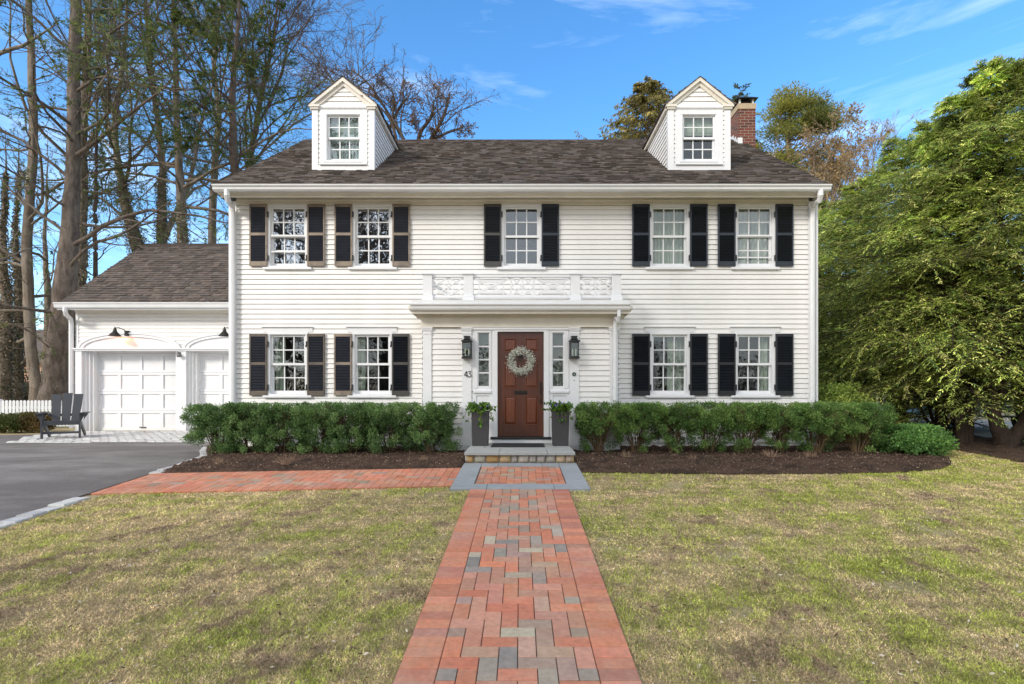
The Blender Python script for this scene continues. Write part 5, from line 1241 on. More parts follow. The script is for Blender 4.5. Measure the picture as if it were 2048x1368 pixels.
# ---- left group
bare_tree('pine_tree', 'thickest grey-brown pine trunk beside the garage corner', [(106, 800, 46), (112, 740, 41), (130, 580, 37), (143, 420, 27), (147, 300, 23), (148, 200, 21), (150, 60, 19), (152, -60, 15), (152, -260, 8)], 17.5, 1, 'bark_pine', n1=30, L1=.28, t0=.30, up=.0, ang=(1.0, 1.6), n2=7, n3=4, hem=5, stub=40, twig=.005, hemL=.9, needle_t=(0, .55),
          extra=[[(150, 312, 9, 0), (190, 285, 8, -.5), (250, 235, 6, -1), (310, 190, 4, -1.5), (340, 165, 2, -2)], [(150, 100, 6, 0), (175, 92, 5, 0), (230, 60, 4, -.4), (300, 10, 2, -.8)]])
bare_tree('pine_tree', 'slender dark pine trunk left of the thickest trunk', [(72, 800, 19), (62, 700, 18), (56, 560, 17), (54, 470, 16), (62, 370, 15), (67, 260, 14), (62, 120, 12), (58, 0, 10), (56, -220, 6)], 18.6, 2, 'bark', n1=24, L1=.26, t0=.2, up=.0, ang=(1.0, 1.6), n2=6, n3=4, hem=5, stub=30, needle_t=(0, .6))
bare_tree('ivy_tree', 'straight lichened trunk close behind the thickest pine trunk', [(150, 800, 20), (160, 600, 18), (166, 420, 17), (166, 260, 15), (172, 120, 13), (178, -40, 10), (180, -240, 6)], 20.5, 3, 'bark', n1=18, L1=.30, hem=4, needle_t=(0, .5), t0=.4, ivy=2600, ivytop=.55, n2=7, n3=5)
bare_tree('thin_tree', 'thin straight dead-looking trunk standing above the garage eave', [(190, 800, 9), (190, 560, 8), (191, 420, 7), (193, 300, 5), (196, 180, 3)], 20, 4, 'bark_dark', n1=14, L1=.16, t0=.35, ang=(1.1, 1.6), n2=4, n3=3, up=0)
bare_tree('ivy_tree', 'leaning ivy-wrapped tree left of the garage ridge', [(290, 560, 26), (278, 500, 25), (262, 450, 21), (247, 385, 16), (236, 320, 12), (231, 250, 10), (243, 150, 8), (252, 60, 6), (256, -60, 4)], 22, 5, 'bark', n1=16, L1=.40, t0=.45, ivy=3200, ivytop=.52, n2=8, n3=7, up=.07, extra=[[(236, 320, 8, 0), (215, 240, 6, .4), (198, 160, 4, .6), (190, 60, 2, .8)], [(262, 450, 6, 0), (215, 405, 5, .5), (180, 385, 3, .6)]])
bare_tree('ivy_tree', 'ivy-wrapped tree with a diagonal limb over the garage ridge', [(322, 560, 19), (323, 480, 18), (324, 400, 15), (325, 330, 12), (316, 250, 10), (303, 150, 9), (296, 60, 7), (288, -60, 4)], 22.4, 6, 'bark', n1=16, L1=.38, hem=3, needle_t=(0, .35), t0=.45, ivy=2600, ivytop=.5, n2=8, n3=7, up=.07, extra=[[(328, 478, 12, 0), (345, 440, 11, .1), (365, 400, 9, .2), (388, 330, 7, .3), (402, 240, 6, .4), (430, 160, 3, .6)]])
bare_tree('hemlock_tree', 'dark hemlock with hanging sprays of foliage above the garage ridge', [(364, 560, 20), (364, 470, 19), (362, 400, 17), (358, 320, 14), (354, 230, 12), (352, 120, 10), (346, 0, 7), (344, -120, 4)], 21, 7, 'bark', n1=38, L1=.30, t0=.35, ivy=1800, ivytop=.42, n2=7, n3=3, hem=14, up=-.01, ang=(1.0, 1.6), needle_t=(0, 1))
bare_tree('hemlock_tree', 'dark hemlock rising at the left end of the main roof', [(474, 420, 17), (468, 330, 15), (465, 230, 12), (467, 140, 10), (476, 60, 7), (482, -60, 4)], 20, 8, 'bark_dark', n1=26, L1=.18, t0=.3, n2=6, n3=4, hem=8, up=.02, ang=(.7, 1.3), needle_t=(0, .7))
bare_tree('maple_tree', 'wide fine-twigged bare tree above the left half of the main roof', [(500, 420, 14), (500, 330, 12), (512, 250, 10), (528, 170, 8), (545, 90, 6), (556, 0, 4)], 25, 9, 'bark_dark', n1=24, L1=.42, t0=.22, n2=9, n3=8, n4=3, up=.08, ang=(.35, .95), twig=.006, group='bare trees behind the main roof')
bare_tree('maple_tree', 'tall forked bare tree just left of the main roof', [(425, 440, 14), (430, 330, 12), (438, 230, 10), (428, 130, 8), (440, 30, 5), (444, -80, 3)], 26, 10, 'bark', n1=18, L1=.5, t0=.25, n2=9, n3=8, n4=2, up=.09, ang=(.3, .9), twig=.006, group='bare trees behind the main roof')
bare_tree('oak_tree', 'round-crowned bare tree with tan seed clusters behind the roof right of the left dormer', [(850, 420, 30), (850, 330, 26), (858, 280, 18)], 34, 11, 'bark_dark', n1=2, L1=.1, t0=.8, n2=9, n3=8, n4=4, up=.03, twig=.013, wig=.24, group='bare trees behind the main roof', buds=[(.30, .17, .10), (.22, .13, .08), (.40, .26, .17)], L2=.85,
          extra=[[(855, 290, 9, 0), (872, 262, 8, 0), (890, 225, 6, .5), (900, 185, 3, 1)], [(835, 290, 9, 0), (842, 262, 8, .5), (862, 235, 6, 0), (868, 200, 3, 0)], [(812, 290, 7, 0), (800, 262, 6, 0), (784, 235, 5, 0), (790, 205, 4, 0), (782, 175, 2, 0)], [(778, 262, 7, 1), (784, 245, 6, 1), (800, 215, 4, 1), (820, 188, 2, 1)], [(795, 290, 7, 0), (785, 250, 6, 0), (770, 225, 4, 0), (745, 200, 2, 0)], [(865, 280, 6, 0), (895, 265, 5, 0), (925, 255, 3, 0)],
                 [(780, 290, 7, 0), (750, 240, 5, 0), (720, 190, 4, 0), (690, 160, 2, 0)], [(820, 300, 7, 0), (760, 200, 5, 1), (730, 160, 3, 1), (700, 140, 2, 1)], [(760, 300, 7, 0), (700, 200, 5, 1), (665, 160, 3, 1), (650, 140, 2, 1)]])
# off-frame tree on the far left whose branches reach in
bare_tree('hemlock_tree', 'tree at the left edge reaching branches into the frame', [(-60, 800, 30), (-70, 500, 26), (-60, 200, 20), (-60, -100, 12)], 15, 12, 'bark', n1=12, L1=.24, t0=.3, n2=7, n3=5, hem=5, up=0, ang=(1.1, 1.6), needle_t=(0, .35), extra=[[(-60, 150, 10, 0), (0, 106, 8, 0), (45, 92, 6, 0), (80, 70, 4, 0), (110, 50, 2, 0)]])
for k, (p0, w, dd, lab) in enumerate(((8, 24, 19.5, 'ivy-dark trunk at the left edge behind the picket fence'), (34, 20, 20.5, 'reddish ivy-dark trunk behind the left shrubs'), (140, 26, 19.2, 'dark ivy-covered trunk between thickest pine and garage wall'), (92, 16, 23, 'pale thin trunk seen in the gap between the two pines'))):
    bare_tree('ivy_tree', lab, [(p0, 800, w), (p0 + 2, 700, w * .9), (p0 + 5, 600, w * .75), (p0 - 3, 480, w * .4), (p0 + 4, 330, w * .12), (p0 + 2, 260, w * .04)], dd, 40 + k, 'bark', n1=10, L1=.16, t0=.5, ivy=6000 if k < 3 else 300, ivyc=IVY_D, ivytop=.85, n2=5, n3=4)

# ---- evergreen generator
def conifer(name, lab, H, R, z0, seed, cols, rag=.22, bvar=.35, nb=170, ntw=16, nel=12, size=(.045, .10), hw=.10, droop=.42, rise=.24, trunk_r=.14, shape=1.0, wid=.35, mat='needle', bark='bark_dark', group=None, loc=(0, 0, 0), stems=None, flatten=1.0, cat_='tree', twl=.42, eldroop=.10):
    rg = np.random.default_rng(seed); t = thing(name, lab, cat_, (0, 0, 0), group)
    zz = np.linspace(0, H * .985, 24); lean = np.cumsum(rg.normal(size=(24, 2)) * .012, 0); tr = np.stack([lean[:, 0], lean[:, 1], zz], -1); rr = trunk_r * (1 - zz / H) ** .8 + .008
    if stems is None: V, Fq = tubes(tr[None], rr[None], 12)
    else:
        ps = [tubes(smooth_line(s_, 14)[None, :, :3], smooth_line(s_, 14)[None, :, 3], 12) for s_ in stems]; V, Fq = merge(ps + [tubes(tr[None, 3:], rr[None, 3:] * .6, 8)])
    npmesh('trunk', V, Fq, M[bark], t, smooth=True)
    f = ((np.arange(nb) + rg.random(nb)) / nb); h = z0 + (H * .98 - z0) * f ** 1.08; q = (h - z0) / (H - z0)
    L = R * np.clip((1 - q) ** shape, .04, 1) * np.clip(.55 + 3 * q, 0, 1) * np.clip(1 + rag * rg.normal(size=nb), .45, 1.45) + .12
    az = np.arange(nb) * 2.39996 + rg.normal(size=nb) * .3; K = 8; s = np.linspace(0, 1, K)
    dirx = np.stack([np.cos(az), np.sin(az) * flatten], -1); wav = rg.normal(size=(nb, 1)) * .12
    x = dirx[:, None, 0] * (L[:, None] * s) ; y = dirx[:, None, 1] * (L[:, None] * s); side = np.stack([-np.sin(az), np.cos(az)], -1); bend = (wav * L[:, None] * s ** 2)
    rise = (rise * np.clip(1 + .55 * rg.normal(size=nb), 0, 2.4))[:, None]; z = h[:, None] + L[:, None] * (rise * 2 * s - droop * s ** 2.2)
    P = np.stack([x + side[:, :1] * bend, y + side[:, 1:] * bend, z], -1); Rb = (.006 + .007 * L)[:, None] * np.linspace(1, .2, K)[None]
    # side twigs
    tt = .18 + .82 * (np.arange(ntw)[None] + rg.random((nb, ntw))) / ntw; ff = tt * (K - 1.001); i = ff.astype(int); fr = (ff - i)[..., None]; idx = np.arange(nb)[:, None]
    A = P[idx, i]; B = P[idx, i + 1]; C = (A * (1 - fr) + B * fr).reshape(-1, 3); T = nrm(B - A).reshape(-1, 3); m = len(C); sd = nrm(np.cross(T, np.array([0, 0, 1.]))) * np.where(np.arange(m) % 2 == 0, 1, -1)[:, None]
    tl = (np.repeat(np.minimum(L, 1.9), ntw) * twl * (1.05 - .55 * tt.reshape(-1)) * rg.uniform(.6, 1.3, m) + .08); D = nrm(T * .75 + sd * rg.uniform(.5, 1.1, (m, 1)) + .28 * rg.normal(size=(m, 3)) + np.array([0, 0, .10])); pts = [C]; dcur = D
    for k in range(4): dcur = nrm(dcur + np.array([0, 0, -.03 - .07 * k * droop * 2]) + .10 * rg.normal(size=(m, 3))); pts.append(pts[-1] + dcur * (tl / 4)[:, None])
    P2 = np.stack(pts, 1); R2 = np.full((m, 5), .004) * np.linspace(1, .4, 5)[None]
    V, Fq = merge([tubes(P, Rb, 5), tubes(P2, R2, 3)]); npmesh('branches', V, Fq, M[bark], t, smooth=True)
    V, Fq, cc = needles_on(rg, P2, nel, size, cols, hw, eldroop, .75, .05)
    cc = cc * np.repeat(np.clip(1 + bvar * rg.normal(size=nb), .45, 1.9), ntw * nel * 4)[:, None] * np.repeat(np.clip(1 + .25 * rg.normal(size=nb * ntw), .5, 1.6), nel * 4)[:, None]
    npmesh('foliage', V, Fq, M[mat], t, color=cc)
    t.location = loc
    return t
HEM = [(.46, .56, .11), (.60, .66, .16), (.29, .42, .09), (.80, .78, .28), (.15, .25, .075), (.40, .50, .11)]
hl = 'hemlocks massed along the right side of the lot'
def stems_a():
    return [[(0, 0, -.1, .19), (.02, 0, .22, .17), (-.12, 0, .50, .12), (-.17, .05, 1.1, .10), (-.15, 0, 2.2, .09), (-.05, 0, 4, .05)],
            [(.0, 0, -.05, .19), (.16, -.02, .20, .15), (.36, -.05, .46, .12), (.50, 0, .95, .10), (.50, .1, 2.0, .08), (.4, .1, 3.6, .04)]]
def stems_b():
    return [[(0, 0, -.1, .14), (0, 0, .4, .11), (-.06, .1, 1.2, .09), (-.05, 0, 3, .06)], [(.10, 0, -.1, .11), (.16, 0, .5, .08), (.22, .1, 1.3, .08), (.2, 0, 2.6, .04)]]
def stems_c():
    o = [[(0, 0, -.1, .10), (0, 0, .3, .09), (.05, .1, 1.2, .07), (0, 0, 3, .05)]]
    for a, b in ((-.45, .9), (.35, 1.0), (-.22, 1.1), (.18, 1.2), (.55, .8)): o.append([(0, 0, .05, .05), (a * .35, .05, .35, .04), (a * .8, .1, b * .8, .03), (a, .1, b * 1.4, .02)])
    return o
ha = conifer('hemlock_tree', 'tallest hemlock at the right edge, on two thick curving trunks', 7.75, 2.75, 1.1, 101, HEM, nb=170, ntw=34, nel=24, twl=.52, bark='bark_deep', trunk_r=.16, rag=.30, stems=stems_a(), group=hl, shape=.8, loc=(9.62, 10.35, 0))
hb = conifer('hemlock_tree', 'hemlock on twin upright trunks, second from the right edge', 7.6, 2.5, .85, 102, HEM, nb=160, ntw=34, nel=24, twl=.52, bark='bark_deep', rag=.30, stems=stems_b(), group=hl, shape=.8, loc=(9.28, 10.9, 0))
hc = conifer('hemlock_tree', 'hemlock with a fan of pale thin stems, left of the twin-trunked one', 7.5, 2.6, .5, 103, HEM, nb=160, ntw=34, nel=24, twl=.52, bark='bark_deep', rag=.30, stems=stems_c(), group=hl, shape=.75, loc=(9.7, 12.0, 0))
dup(hb, (11.6, 11.8, 0), 2.1, 'hemlock crown filling the frame edge behind the tallest hemlock', scale=(1.05, 1.05, 1.16))
dup(hc, (10.35, 14.0, 0), 1.2, 'hemlock in the middle of the row, its top halfway down the slope of crowns', scale=(1.12, 1.12, 1.06))
dup(ha, (10.55, 16.2, 0), 2.6, 'hemlock behind the middle one, nearer the house corner', scale=(1.12, 1.12, 1.0))
dup(hb, (10.45, 18.4, 0), .5, 'hemlock just right of the house corner', scale=(1.2, 1.2, 1.02))
dup(hc, (9.6, 20.6, 0), 3.4, 'furthest hemlock, half hidden by the house corner', scale=(1.05, 1.05, 1.0))

# ---- trees behind the roof on the right
OL = [(.26, .22, .05), (.18, .16, .04), (.34, .27, .08), (.12, .12, .035)]
conifer('spruce_tree', 'olive spruce with drooping branches behind the roof left of the right dormer', Z(152, 30), 7.6, 8, 111, OL, nb=320, ntw=15, nel=10, size=(.10, .22), hw=.20, droop=.30, rise=.20, shape=1.0, rag=.15, bark='bark_pale', loc=(X(1296, 30), 30, 0), twl=.30, eldroop=1.1)
conifer('fir_tree', 'small dark treetop showing just behind the brick chimney', Z(163, 36), 2.2, 12, 112, HEM_DARK, nb=60, ntw=9, nel=9, size=(.12, .22), hw=.2, droop=.2, rise=.3, shape=.8, loc=(X(1480, 36), 36, 0))
def round_pine(name, lab, px, d, ytop, ybot, rx, seed, cols, nclump=120, per=420, grp=None, bark='bark_pale'):
    rg = np.random.default_rng(seed); xc = X(px, d); zt_, zb_ = Z(ytop, d), Z(ybot, d); t = thing(name, lab, 'tree', (xc, d, 0), grp)
    tr = smooth_line([(xc, d, -.1, .28), (xc + .1, d, zb_ * .6, .22), (xc - .1, d, (zt_ + zb_) / 2, .14), (xc, d, zt_ - .6, .03)], 20); V, Fq = tubes(tr[None, :, :3], tr[None, :, 3], 10); npmesh('trunk', V, Fq, M[bark], t, smooth=True)
    h = rg.random(nclump); q = np.sin(np.pi * np.clip(h * .82 + .16, 0, 1)) ** .7; rr = rx * q * np.sqrt(rg.uniform(.25, 1, nclump)); az = rg.uniform(0, 6.283, nclump)
    C = np.stack([xc + rr * np.cos(az), d + rr * np.sin(az), zb_ + (zt_ - zb_) * h], -1)
    # limbs to every clump
    st = np.stack([np.full(nclump, xc), np.full(nclump, d), C[:, 2] - (.35 * rr + .3)], -1); s = np.linspace(0, 1, 6)[None, :, None]; P = st[:, None] * (1 - s) + C[:, None] * s; P[..., 2] -= (.18 * rr[:, None]) * np.sin(np.pi * s[..., 0]); Rb = np.full((nclump, 6), .035) * np.linspace(1, .3, 6)[None]
    P2, R2 = grow(rg, P, Rb, 7, .4, 1, .3, (.4, 1.0), 5, .15, .03, .5); V, Fq = merge([tubes(P, Rb, 5), tubes(P2, np.maximum(R2, .007), 3)]); npmesh('branches', V, Fq, M[bark], t, smooth=True)
    n = nclump * per; ci = np.repeat(np.arange(nclump), per); sz = rg.uniform(.45, .85, nclump)[ci]
    v = rvec(rg, n) * (rg.random((n, 1)) ** .5) * sz[:, None] * np.array([1.1, 1.1, .55]); Cn = C[ci] + v; U = nrm(v * np.array([1, 1, .6]) + np.array([0, 0, .3]) + .5 * rg.normal(size=(n, 3))); W = nrm(np.cross(U, rvec(rg, n)))
    cols = np.array(cols); cb = cols[rg.integers(0, len(cols), nclump)][ci] * rg.uniform(.75, 1.3, (n, 1)); V, Fq, cc = quads(Cn, U, W, rg.uniform(.12, .24, n), rg.uniform(.014, .026, n), cb); npmesh('foliage', V, Fq, M['needle'], t, color=cc)
    return t
round_pine('pine_tree', 'olive round-topped pine behind the brick chimney', 1580, 27, 196, 420, 2.5, 121, [(.30, .28, .05), (.19, .20, .04), (.25, .25, .05), (.12, .14, .035)], 92, 480)
bare_tree('larch_tree', 'tawny twiggy tree behind the right end of the roof', [(1640, 560, 14), (1636, 470, 10), (1640, 400, 8), (1646, 350, 5)], 24, 131, 'bark_pale', n1=24, L1=.42, t0=.1, n2=10, n3=9, n4=3, up=.03, ang=(.5, 1.2), twig=.006, group='bare trees beyond the right end of the house', buds=[(.38, .27, .13), (.30, .20, .10)])
bare_tree('larch_tree', 'pale bare tree between the house corner and the hemlocks', [(1735, 600, 12), (1722, 520, 10), (1726, 450, 8), (1740, 390, 5), (1748, 340, 3)], 26, 132, 'bark_pale', n1=22, L1=.36, t0=.15, n2=9, n3=8, n4=3, up=.08, ang=(.4, 1.0), twig=.006, group='bare trees beyond the right end of the house',
          extra=[[(1640, 395, 6, 0), (1660, 440, 7, 0), (1690, 480, 8, 0), (1730, 540, 9, 0)], [(1650, 330, 5, 0), (1680, 370, 7, 0), (1705, 430, 8, 0), (1730, 500, 9, 0)]])

# ================================================================= shrubs and hedges
def shrub(name, lab, rx, ry, H, seed, cols, n=11000, size=(.020, .038), hw=.30, box=.5, low=.35, stem_n=12, grp=None, cat_='shrub', mat='leaf', stemm='stem', hc=46, dense_low=.35, spread=.8, csz=.13, rnd=0, up=.5, wmin=.62):
    rg = np.random.default_rng(seed); t = thing(name, lab, cat_, (0, 0, 0), grp)
    az = rg.uniform(0, 6.283, stem_n); r = rg.uniform(.2, 1, stem_n); K = 7; s = np.linspace(0, 1, K)[None]
    ex = (np.cos(az) * r * rx * spread)[:, None]; ey = (np.sin(az) * r * ry * spread)[:, None]; P = np.stack([.06 * np.cos(az)[:, None] + ex * s ** 1.1, .06 * np.sin(az)[:, None] + ey * s ** 1.1, -.03 + H * .92 * s * rg.uniform(.75, 1, (stem_n, 1))], -1); P[:, 1:] += .012 * rg.normal(size=P[:, 1:].shape)
    Rb = np.full((stem_n, K), .012) * np.linspace(1, .35, K)[None]; P2, R2 = grow(rg, P, Rb, 8, .25, 1, .38, (.4, .9), 5, .12, .08, .6); P3, R3 = grow(rg, P2, R2, 3, .3, 1, .5, (.4, .9), 4, .12, .05, .6)
    V, Fq = merge([tubes(P, Rb, 6), tubes(P2, np.maximum(R2, .003), 4), tubes(P3, np.maximum(R3, .002), 3)]); npmesh('stems', V, Fq, M[stemm], t, smooth=True)
    # clumps in a block-shaped shell
    c = []
    while len(c) < hc:
        p = rg.uniform(-1, 1, 3); h = (p[2] + 1) / 2
        if rnd and (p ** 2).sum() > 1.0: continue
        if h < low and rg.random() > dense_low: continue
        wd = wmin + (1 - wmin) * min(1, h / .55) if low > 0 else 1
        m_ = max(abs(p[0]), abs(p[1]), h if h > .5 else 0)
        if m_ < .55 and rg.random() > .25: continue
        c.append((p[0] * rx * wd * .93, p[1] * ry * wd * .93, (.06 + h * .89) * H))
    c = np.array(c); ci = rg.integers(0, hc, n); sz = rg.uniform(.7, 1.25, hc)[ci] * csz
    v = rvec(rg, n) * (rg.random((n, 1)) ** .45) * sz[:, None]; C = c[ci] + v; C[:, 2] = np.minimum(C[:, 2], H * (.985 + .022 * rg.normal(size=n))); ok = C[:, 2] > .03; C = C[ok]; v = v[ok]; ci = ci[ok]; m = len(C)
    U = nrm(v / np.maximum(sz[ok][:, None], .01) * .8 + np.array([0, 0, up]) + .5 * rg.normal(size=(m, 3))); W = nrm(np.cross(U, rvec(rg, m))); cols = np.array(cols); cl = cols[rg.integers(0, len(cols), hc)][ci]; c2 = cols[rg.integers(0, len(cols), m)]
    cl = (cl * .6 + c2 * .4) * rg.uniform(.7, 1.35, (m, 1)); a = rg.uniform(*size, m); V, Fq, cc = quads(C, U, W, a, a * hw, cl); npmesh('foliage', V, Fq, M[mat], t, color=cc)
    return t
YEW = [(.12, .215, .070), (.085, .165, .052), (.17, .29, .09), (.06, .12, .04), (.26, .39, .14)]
YEW_R = [(.13, .235, .060), (.09, .18, .048), (.19, .32, .075), (.065, .13, .038), (.27, .40, .11)]
gL, gR = 'clipped yews in the hedge left of the steps', 'clipped yews in the hedge right of the steps'
yl = [shrub('yew_shrub', 'x', .52, .42, 1.0, 200 + k, YEW, n=31000, hc=165, low=.34, dense_low=.62, grp=gL, csz=.10, wmin=.86) for k in range(3)]
yr = [shrub('yew_shrub', 'x', .52, .42, 1.0, 210 + k, YEW_R, n=24000, hc=130, low=.45, dense_low=.24, grp=gR, stem_n=20, csz=.10, wmin=.74) for k in range(3)]
Ll = [(437, 'leftmost yew of the left hedge, beside the driveway'), (500, 'second yew of the left hedge, counted from the driveway'), (568, 'third yew from the driveway, below the first ground-floor window'), (637, 'middle yew of the left hedge, below the gap between the two windows'), (705, 'third yew from the portico in the left hedge'), (778, 'second yew from the portico in the left hedge'), (862, 'rightmost yew of the left hedge, beside the portico')]
used = set()
def place(protos, k, px, d, lab, sx, sy, sz, rz):
    p = protos[k % 3]
    if id(p) not in used: used.add(id(p)); p.location = (X(px, d), d, G(0, d) + .02); p.rotation_euler = (0, 0, rz); p.scale = (sx, sy, sz); p['label'] = lab; return p
    return dup(p, (X(px, d), d, G(0, d) + .02), rz, lab, scale=(sx, sy, sz))
for k, (px, lab) in enumerate(Ll): place(yl, k, px, 9.42, lab, [.86, .8, .82, .8, .84, .80, .86][k], 1.0, [.97, .99, .98, 1.0, .985, .99, 1.0][k] * .905, [0, 3.14, 0, 3.14, 0, 3.14, 0][k] + .1 * k)
Lr = [(1198, 'first yew of the right hedge, beside the portico'), (1272, 'second yew right of the portico, with many bare tan stems'), (1345, 'third yew right of the portico, below the first window'), (1418, 'fourth yew right of the portico, below the gap between the windows'), (1492, 'fifth yew right of the portico, below the second window'), (1562, 'sixth yew right of the portico'), (1632, 'seventh yew right of the portico, at the house corner'), (1716, 'last yew of the right hedge, standing past the house corner')]
for k, (px, lab) in enumerate(Lr): place(yr, k, px, 9.38, lab, [.84, .76, .80, .78, .82, .78, .82, .95][k], 1.0, [.91, .895, .905, .91, .90, .905, .91, .90][k], [.1, 3.0, .2, 3.3, 0, 3.1, .3, 2.9][k])
o = shrub('azalea_shrub', 'rounded yellow-green shrub behind the hedge at the house corner', .62, .6, 1.35, 230, [(.32, .42, .08), (.42, .50, .12), (.20, .30, .06)], n=11000, hc=60, low=.1, dense_low=.8, rnd=1, csz=.16, size=(.035, .06)); o.location = (X(1678, 10.9), 10.9, 0)
o = shrub('juniper_shrub', 'low spreading bright green evergreen at the right tip of the bed', .62, .55, .52, 231, [(.11, .24, .06), (.16, .32, .08), (.07, .16, .045), (.22, .38, .09)], n=20000, hc=90, low=0, dense_low=1, rnd=1, csz=.14, size=(.03, .055), up=.2); o.location = (X(1822, 9.3), 9.3, 0)
BOX = [(.055, .085, .022), (.08, .11, .028), (.12, .13, .035)]
for k, (px, w, h, c_, lab) in enumerate(((4, .42, .48, BOX, 'low green shrub at the left frame edge before the picket fence'), (36, .48, .50, BOX, 'rounded low green shrub in the middle before the picket fence'), (72, .34, .52, [(.17, .11, .04), (.12, .10, .04), (.08, .09, .03)], 'bronze-leaved low shrub beside the garden chair'))):
    o = shrub('boxwood_shrub', lab, w, .35, h, 240 + k, c_, n=5000, hc=36, low=0, dense_low=1, rnd=1, csz=.14, size=(.04, .07), grp='low shrubs before the picket fence'); o.location = (X(px, 13.8), 13.8, G(0, 13.8))
# dry perennial tufts in the mulch
def tuft(seed, r, h, cols):
    rg = np.random.default_rng(seed); n = 46; az = rg.uniform(0, 6.283, n); le = rg.uniform(.1, 1.1, n); K = 5; D = np.stack([np.cos(az) * np.sin(le), np.sin(az) * np.sin(le), np.cos(le)], -1)
    P = [np.stack([.02 * np.cos(az), .02 * np.sin(az), np.zeros(n)], -1)]; d = D; L = rg.uniform(.5, 1, n) * h
    for k in range(K - 1): d = nrm(d + .18 * rg.normal(size=(n, 3))); P.append(P[-1] + d * (L / (K - 1))[:, None])
    P = np.stack(P, 1); V, Fq = tubes(P, np.full((n, K), .0032) * np.linspace(1, .5, K)[None], 3); o = npmesh('dry_perennial', V, Fq, pm('dry_stem_' + str(seed), cols, .9, 5, .2)); return o
tf = [tuft(300, .1, .17, (.33, .22, .14)), tuft(301, .1, .22, (.38, .25, .17))]
tl_ = [(1252, 918, 0, 'small dry tan tuft in the mulch below the first right-hand yews'), (1386, 922, 0, 'small dry tuft below the gap in the right hedge'), (1542, 918, 1, 'largest pinkish dry tuft, in the middle of the right bed'), (1622, 918, 0, 'dry tuft below the house corner'), (438, 930, 0, 'dry rust tuft near the driveway end of the left bed'), (572, 932, 1, 'dry tan tuft in the middle of the left bed'), (846, 925, 0, 'thin dry tuft near the steps in the left bed')]
for k, (px, py, w, lab) in enumerate(tl_):
    dd = F * 1.115 / (py - CY); b = tf[w]
    if b.get('label') is None: o = b
    else: o = b.copy(); col.objects.link(o)
    o.location = (X(px, dd), dd, .01); o.rotation_euler = (0, 0, k); tag(o, lab, 'plant', 'dry perennials in the mulch beds'); s_ = .75 if k in (1, 4, 6) else 1; o.scale = (s_, s_, s_)

# ---- far woodland closing the view
def wood_line(name, lab, x0, x1, y, h, n, seed, cols):
    rg = np.random.default_rng(seed); m = n; x = rg.uniform(x0, x1, m); z = rg.random(m) ** 1.3 * h * (.75 + .25 * np.sin(x * .5 + seed) * np.cos(x * .23)); yy = y + rg.uniform(-2, 2, m); U = rvec(rg, m); W = nrm(np.cross(U, rvec(rg, m))); cols = np.array(cols)
    V, Fq, cc = quads(np.stack([x, yy, z], -1), U, W, rg.uniform(.25, .7, m), rg.uniform(.05, .14, m), cols[rg.integers(0, len(cols), m)] * rg.uniform(.6, 1.3, (m, 1))); o = npmesh(name, V, Fq, M['leaf'], color=cc); tag(o, lab, 'woodland', kind='stuff')
WC = [(.05, .045, .025), (.09, .07, .045), (.03, .04, .018), (.14, .11, .075), (.06, .07, .03)]
wood_line('woodland', 'brown and green thicket beyond the left fence', -46, -11, 30, 2.6, 26000, 51, WC)
wood_line('woodland', 'distant brown woodland beyond the house', -110, 110, 75, 5.5, 42000, 52, WC)
wood_line('woodland', 'brown and green thicket beyond the right drive', 9, 45, 36, 3.5, 16000, 53, WC)

# ---- trees across the street: seen only mirrored in the window panes
def street_tree(name, lab, x, y, H, seed, **kw):
    rg = np.random.default_rng(seed); t = thing(name, lab, 'tree', (x, y, -.8), 'street trees mirrored in the window panes'); tr = smooth_line([(x, y, -.9, .35), (x + .2, y, H * .3, .28), (x - .2, y, H * .6, .18), (x + .1, y, H, .04)], 20)
    P0, R0 = tr[None, :, :3], tr[None, :, 3]; P1, R1 = grow(rg, P0, R0, 34, .2, .98, .45, (.5, 1.1), 9, .18, .06, .9); P2, R2 = grow(rg, P1, R1, 9, .2, 1, .5, (.4, .9), 6, .2, .05, .6); P3, R3 = grow(rg, P2, R2, 6, .2, 1, .5, (.4, .9), 4, .2, .04, .6)
    V, Fq = tubes(P0, R0, 10); npmesh('trunk', V, Fq, M['bark_dark'], t); V, Fq = merge([tubes(P1, R1, 5), tubes(P2, np.maximum(R2, .022), 4), tubes(P3, np.maximum(R3, .014), 3)]); npmesh('branches', V, Fq, M['bark_dark'], t)
    return t
a_ = street_tree('street_tree', 'bare street tree mirrored in the leftmost window panes', -15.6, -13, 15, 61)
b_ = street_tree('street_tree', 'bare street tree mirrored in the window panes left of the portico', -9.2, -14, 14, 62)
dup(a_, (.6, -12, -.8), 1.3, 'bare street tree mirrored in the window over the portico'); dup(b_, (15.2, -13, -.8), 2.2, 'bare street tree mirrored in the rightmost window panes'); dup(b_, (-3, -16, -.8), 4, 'bare street tree mirrored in the sidelight panes'); dup(a_, (9.5, -15, -.8), 3.6, 'bare street tree mirrored in the window panes right of the portico')
wood_line('woodland', 'dark woodland across the street mirrored in the lower panes', -60, 60, -34, 6.5, 26000, 54, WC)

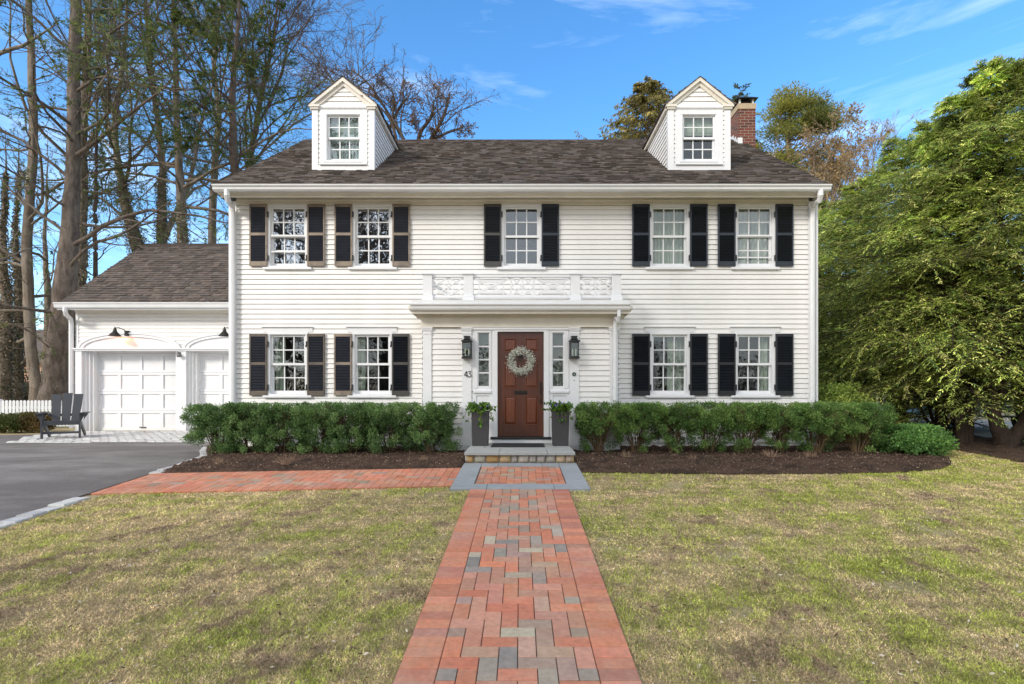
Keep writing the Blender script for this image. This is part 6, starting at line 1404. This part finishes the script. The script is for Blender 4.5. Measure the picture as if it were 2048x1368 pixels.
# ================================================================= sky, sun, camera
SUN_EL, SUN_AZ = R_(29), R_(224)          # azimuth clockwise from +Y: sun behind the camera, to its left
w = bpy.data.worlds.new('World'); sc.world = w; w.use_nodes = True; N, L = w.node_tree.nodes, w.node_tree.links
bg = N['Background']; sky = N.new('ShaderNodeTexSky'); sky.sky_type = 'NISHITA'; sky.sun_disc = False; sky.sun_elevation = SUN_EL; sky.sun_rotation = SUN_AZ; sky.air_density = 1.0; sky.dust_density = .6; sky.ozone_density = 2.2
tc = N.new('ShaderNodeTexCoord'); mp = N.new('ShaderNodeMapping'); mp.inputs['Scale'].default_value = (1.3, 1.3, 8); mp.inputs['Rotation'].default_value = (R_(4), 0, R_(25)); mp.inputs['Location'].default_value = (3.1, 1.7, .6); L.new(tc.outputs['Generated'], mp.inputs['Vector'])
no = N.new('ShaderNodeTexNoise'); no.inputs['Scale'].default_value = 2.1; no.inputs['Detail'].default_value = 9; no.inputs['Roughness'].default_value = .6; no.inputs['Distortion'].default_value = .5; L.new(mp.outputs[0], no.inputs['Vector'])
mr = N.new('ShaderNodeMapRange'); mr.inputs['From Min'].default_value = .52; mr.inputs['From Max'].default_value = .78; mr.inputs['To Max'].default_value = .30; L.new(no.outputs['Fac'], mr.inputs[0])
hs = N.new('ShaderNodeHueSaturation'); hs.inputs['Saturation'].default_value = 1.28; hs.inputs['Value'].default_value = 1.32; L.new(sky.outputs[0], hs.inputs['Color'])
mx = N.new('ShaderNodeMix'); mx.data_type = 'RGBA'; mx.inputs['B'].default_value = (7.2, 7.9, 8.8, 1); L.new(mr.outputs[0], mx.inputs['Factor']); L.new(hs.outputs[0], mx.inputs['A']); 
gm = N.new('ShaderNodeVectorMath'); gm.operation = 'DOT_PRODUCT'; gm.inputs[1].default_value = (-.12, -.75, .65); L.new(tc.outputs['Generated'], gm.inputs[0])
# cloud behind the camera, mirrored by panes; unseen overhead part added to brighten ground
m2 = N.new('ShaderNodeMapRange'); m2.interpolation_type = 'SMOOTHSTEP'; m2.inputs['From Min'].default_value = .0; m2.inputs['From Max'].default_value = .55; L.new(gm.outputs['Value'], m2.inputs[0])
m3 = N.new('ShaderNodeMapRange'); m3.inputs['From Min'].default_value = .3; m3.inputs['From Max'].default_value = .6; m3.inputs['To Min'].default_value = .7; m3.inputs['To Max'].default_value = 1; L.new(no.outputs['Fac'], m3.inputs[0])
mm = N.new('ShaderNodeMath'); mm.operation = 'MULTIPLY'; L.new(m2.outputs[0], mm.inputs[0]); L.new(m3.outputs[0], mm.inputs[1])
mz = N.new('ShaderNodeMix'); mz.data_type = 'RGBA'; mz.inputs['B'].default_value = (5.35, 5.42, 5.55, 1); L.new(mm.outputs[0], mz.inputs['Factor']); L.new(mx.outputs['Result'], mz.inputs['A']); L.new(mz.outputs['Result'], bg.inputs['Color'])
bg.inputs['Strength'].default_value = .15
sl_d = bpy.data.lights.new('sun', 'SUN'); sl_d.energy = 1.8; sl_d.angle = R_(12); sl_d.color = (1, .93, .83)
so = bpy.data.objects.new('sun', sl_d); col.objects.link(so)
sd_ = Vector((math.sin(SUN_AZ) * math.cos(SUN_EL), math.cos(SUN_AZ) * math.cos(SUN_EL), math.sin(SUN_EL))); so.rotation_euler = sd_.to_track_quat('Z', 'Y').to_euler(); so.location = sd_ * 40
cam = bpy.data.cameras.new('camera'); co = bpy.data.objects.new('camera', cam); col.objects.link(co); co.location = (0, 0, E); co.rotation_euler = (R_(90), 0, 0)
cam.sensor_width = 36; cam.lens = 36 * F / 2048; cam.shift_x = (1024 - CX) / 2048; cam.shift_y = (CY - 684) / 2048; cam.clip_start = .05; cam.clip_end = 3000
sc.camera = co
sc.view_settings.view_transform = 'Standard'; sc.view_settings.look = 'None'; sc.view_settings.exposure = 0.78; sc.view_settings.gamma = 1
sc.cycles.max_bounces = 8; sc.cycles.transparent_max_bounces = 12; sc.cycles.use_denoising = True
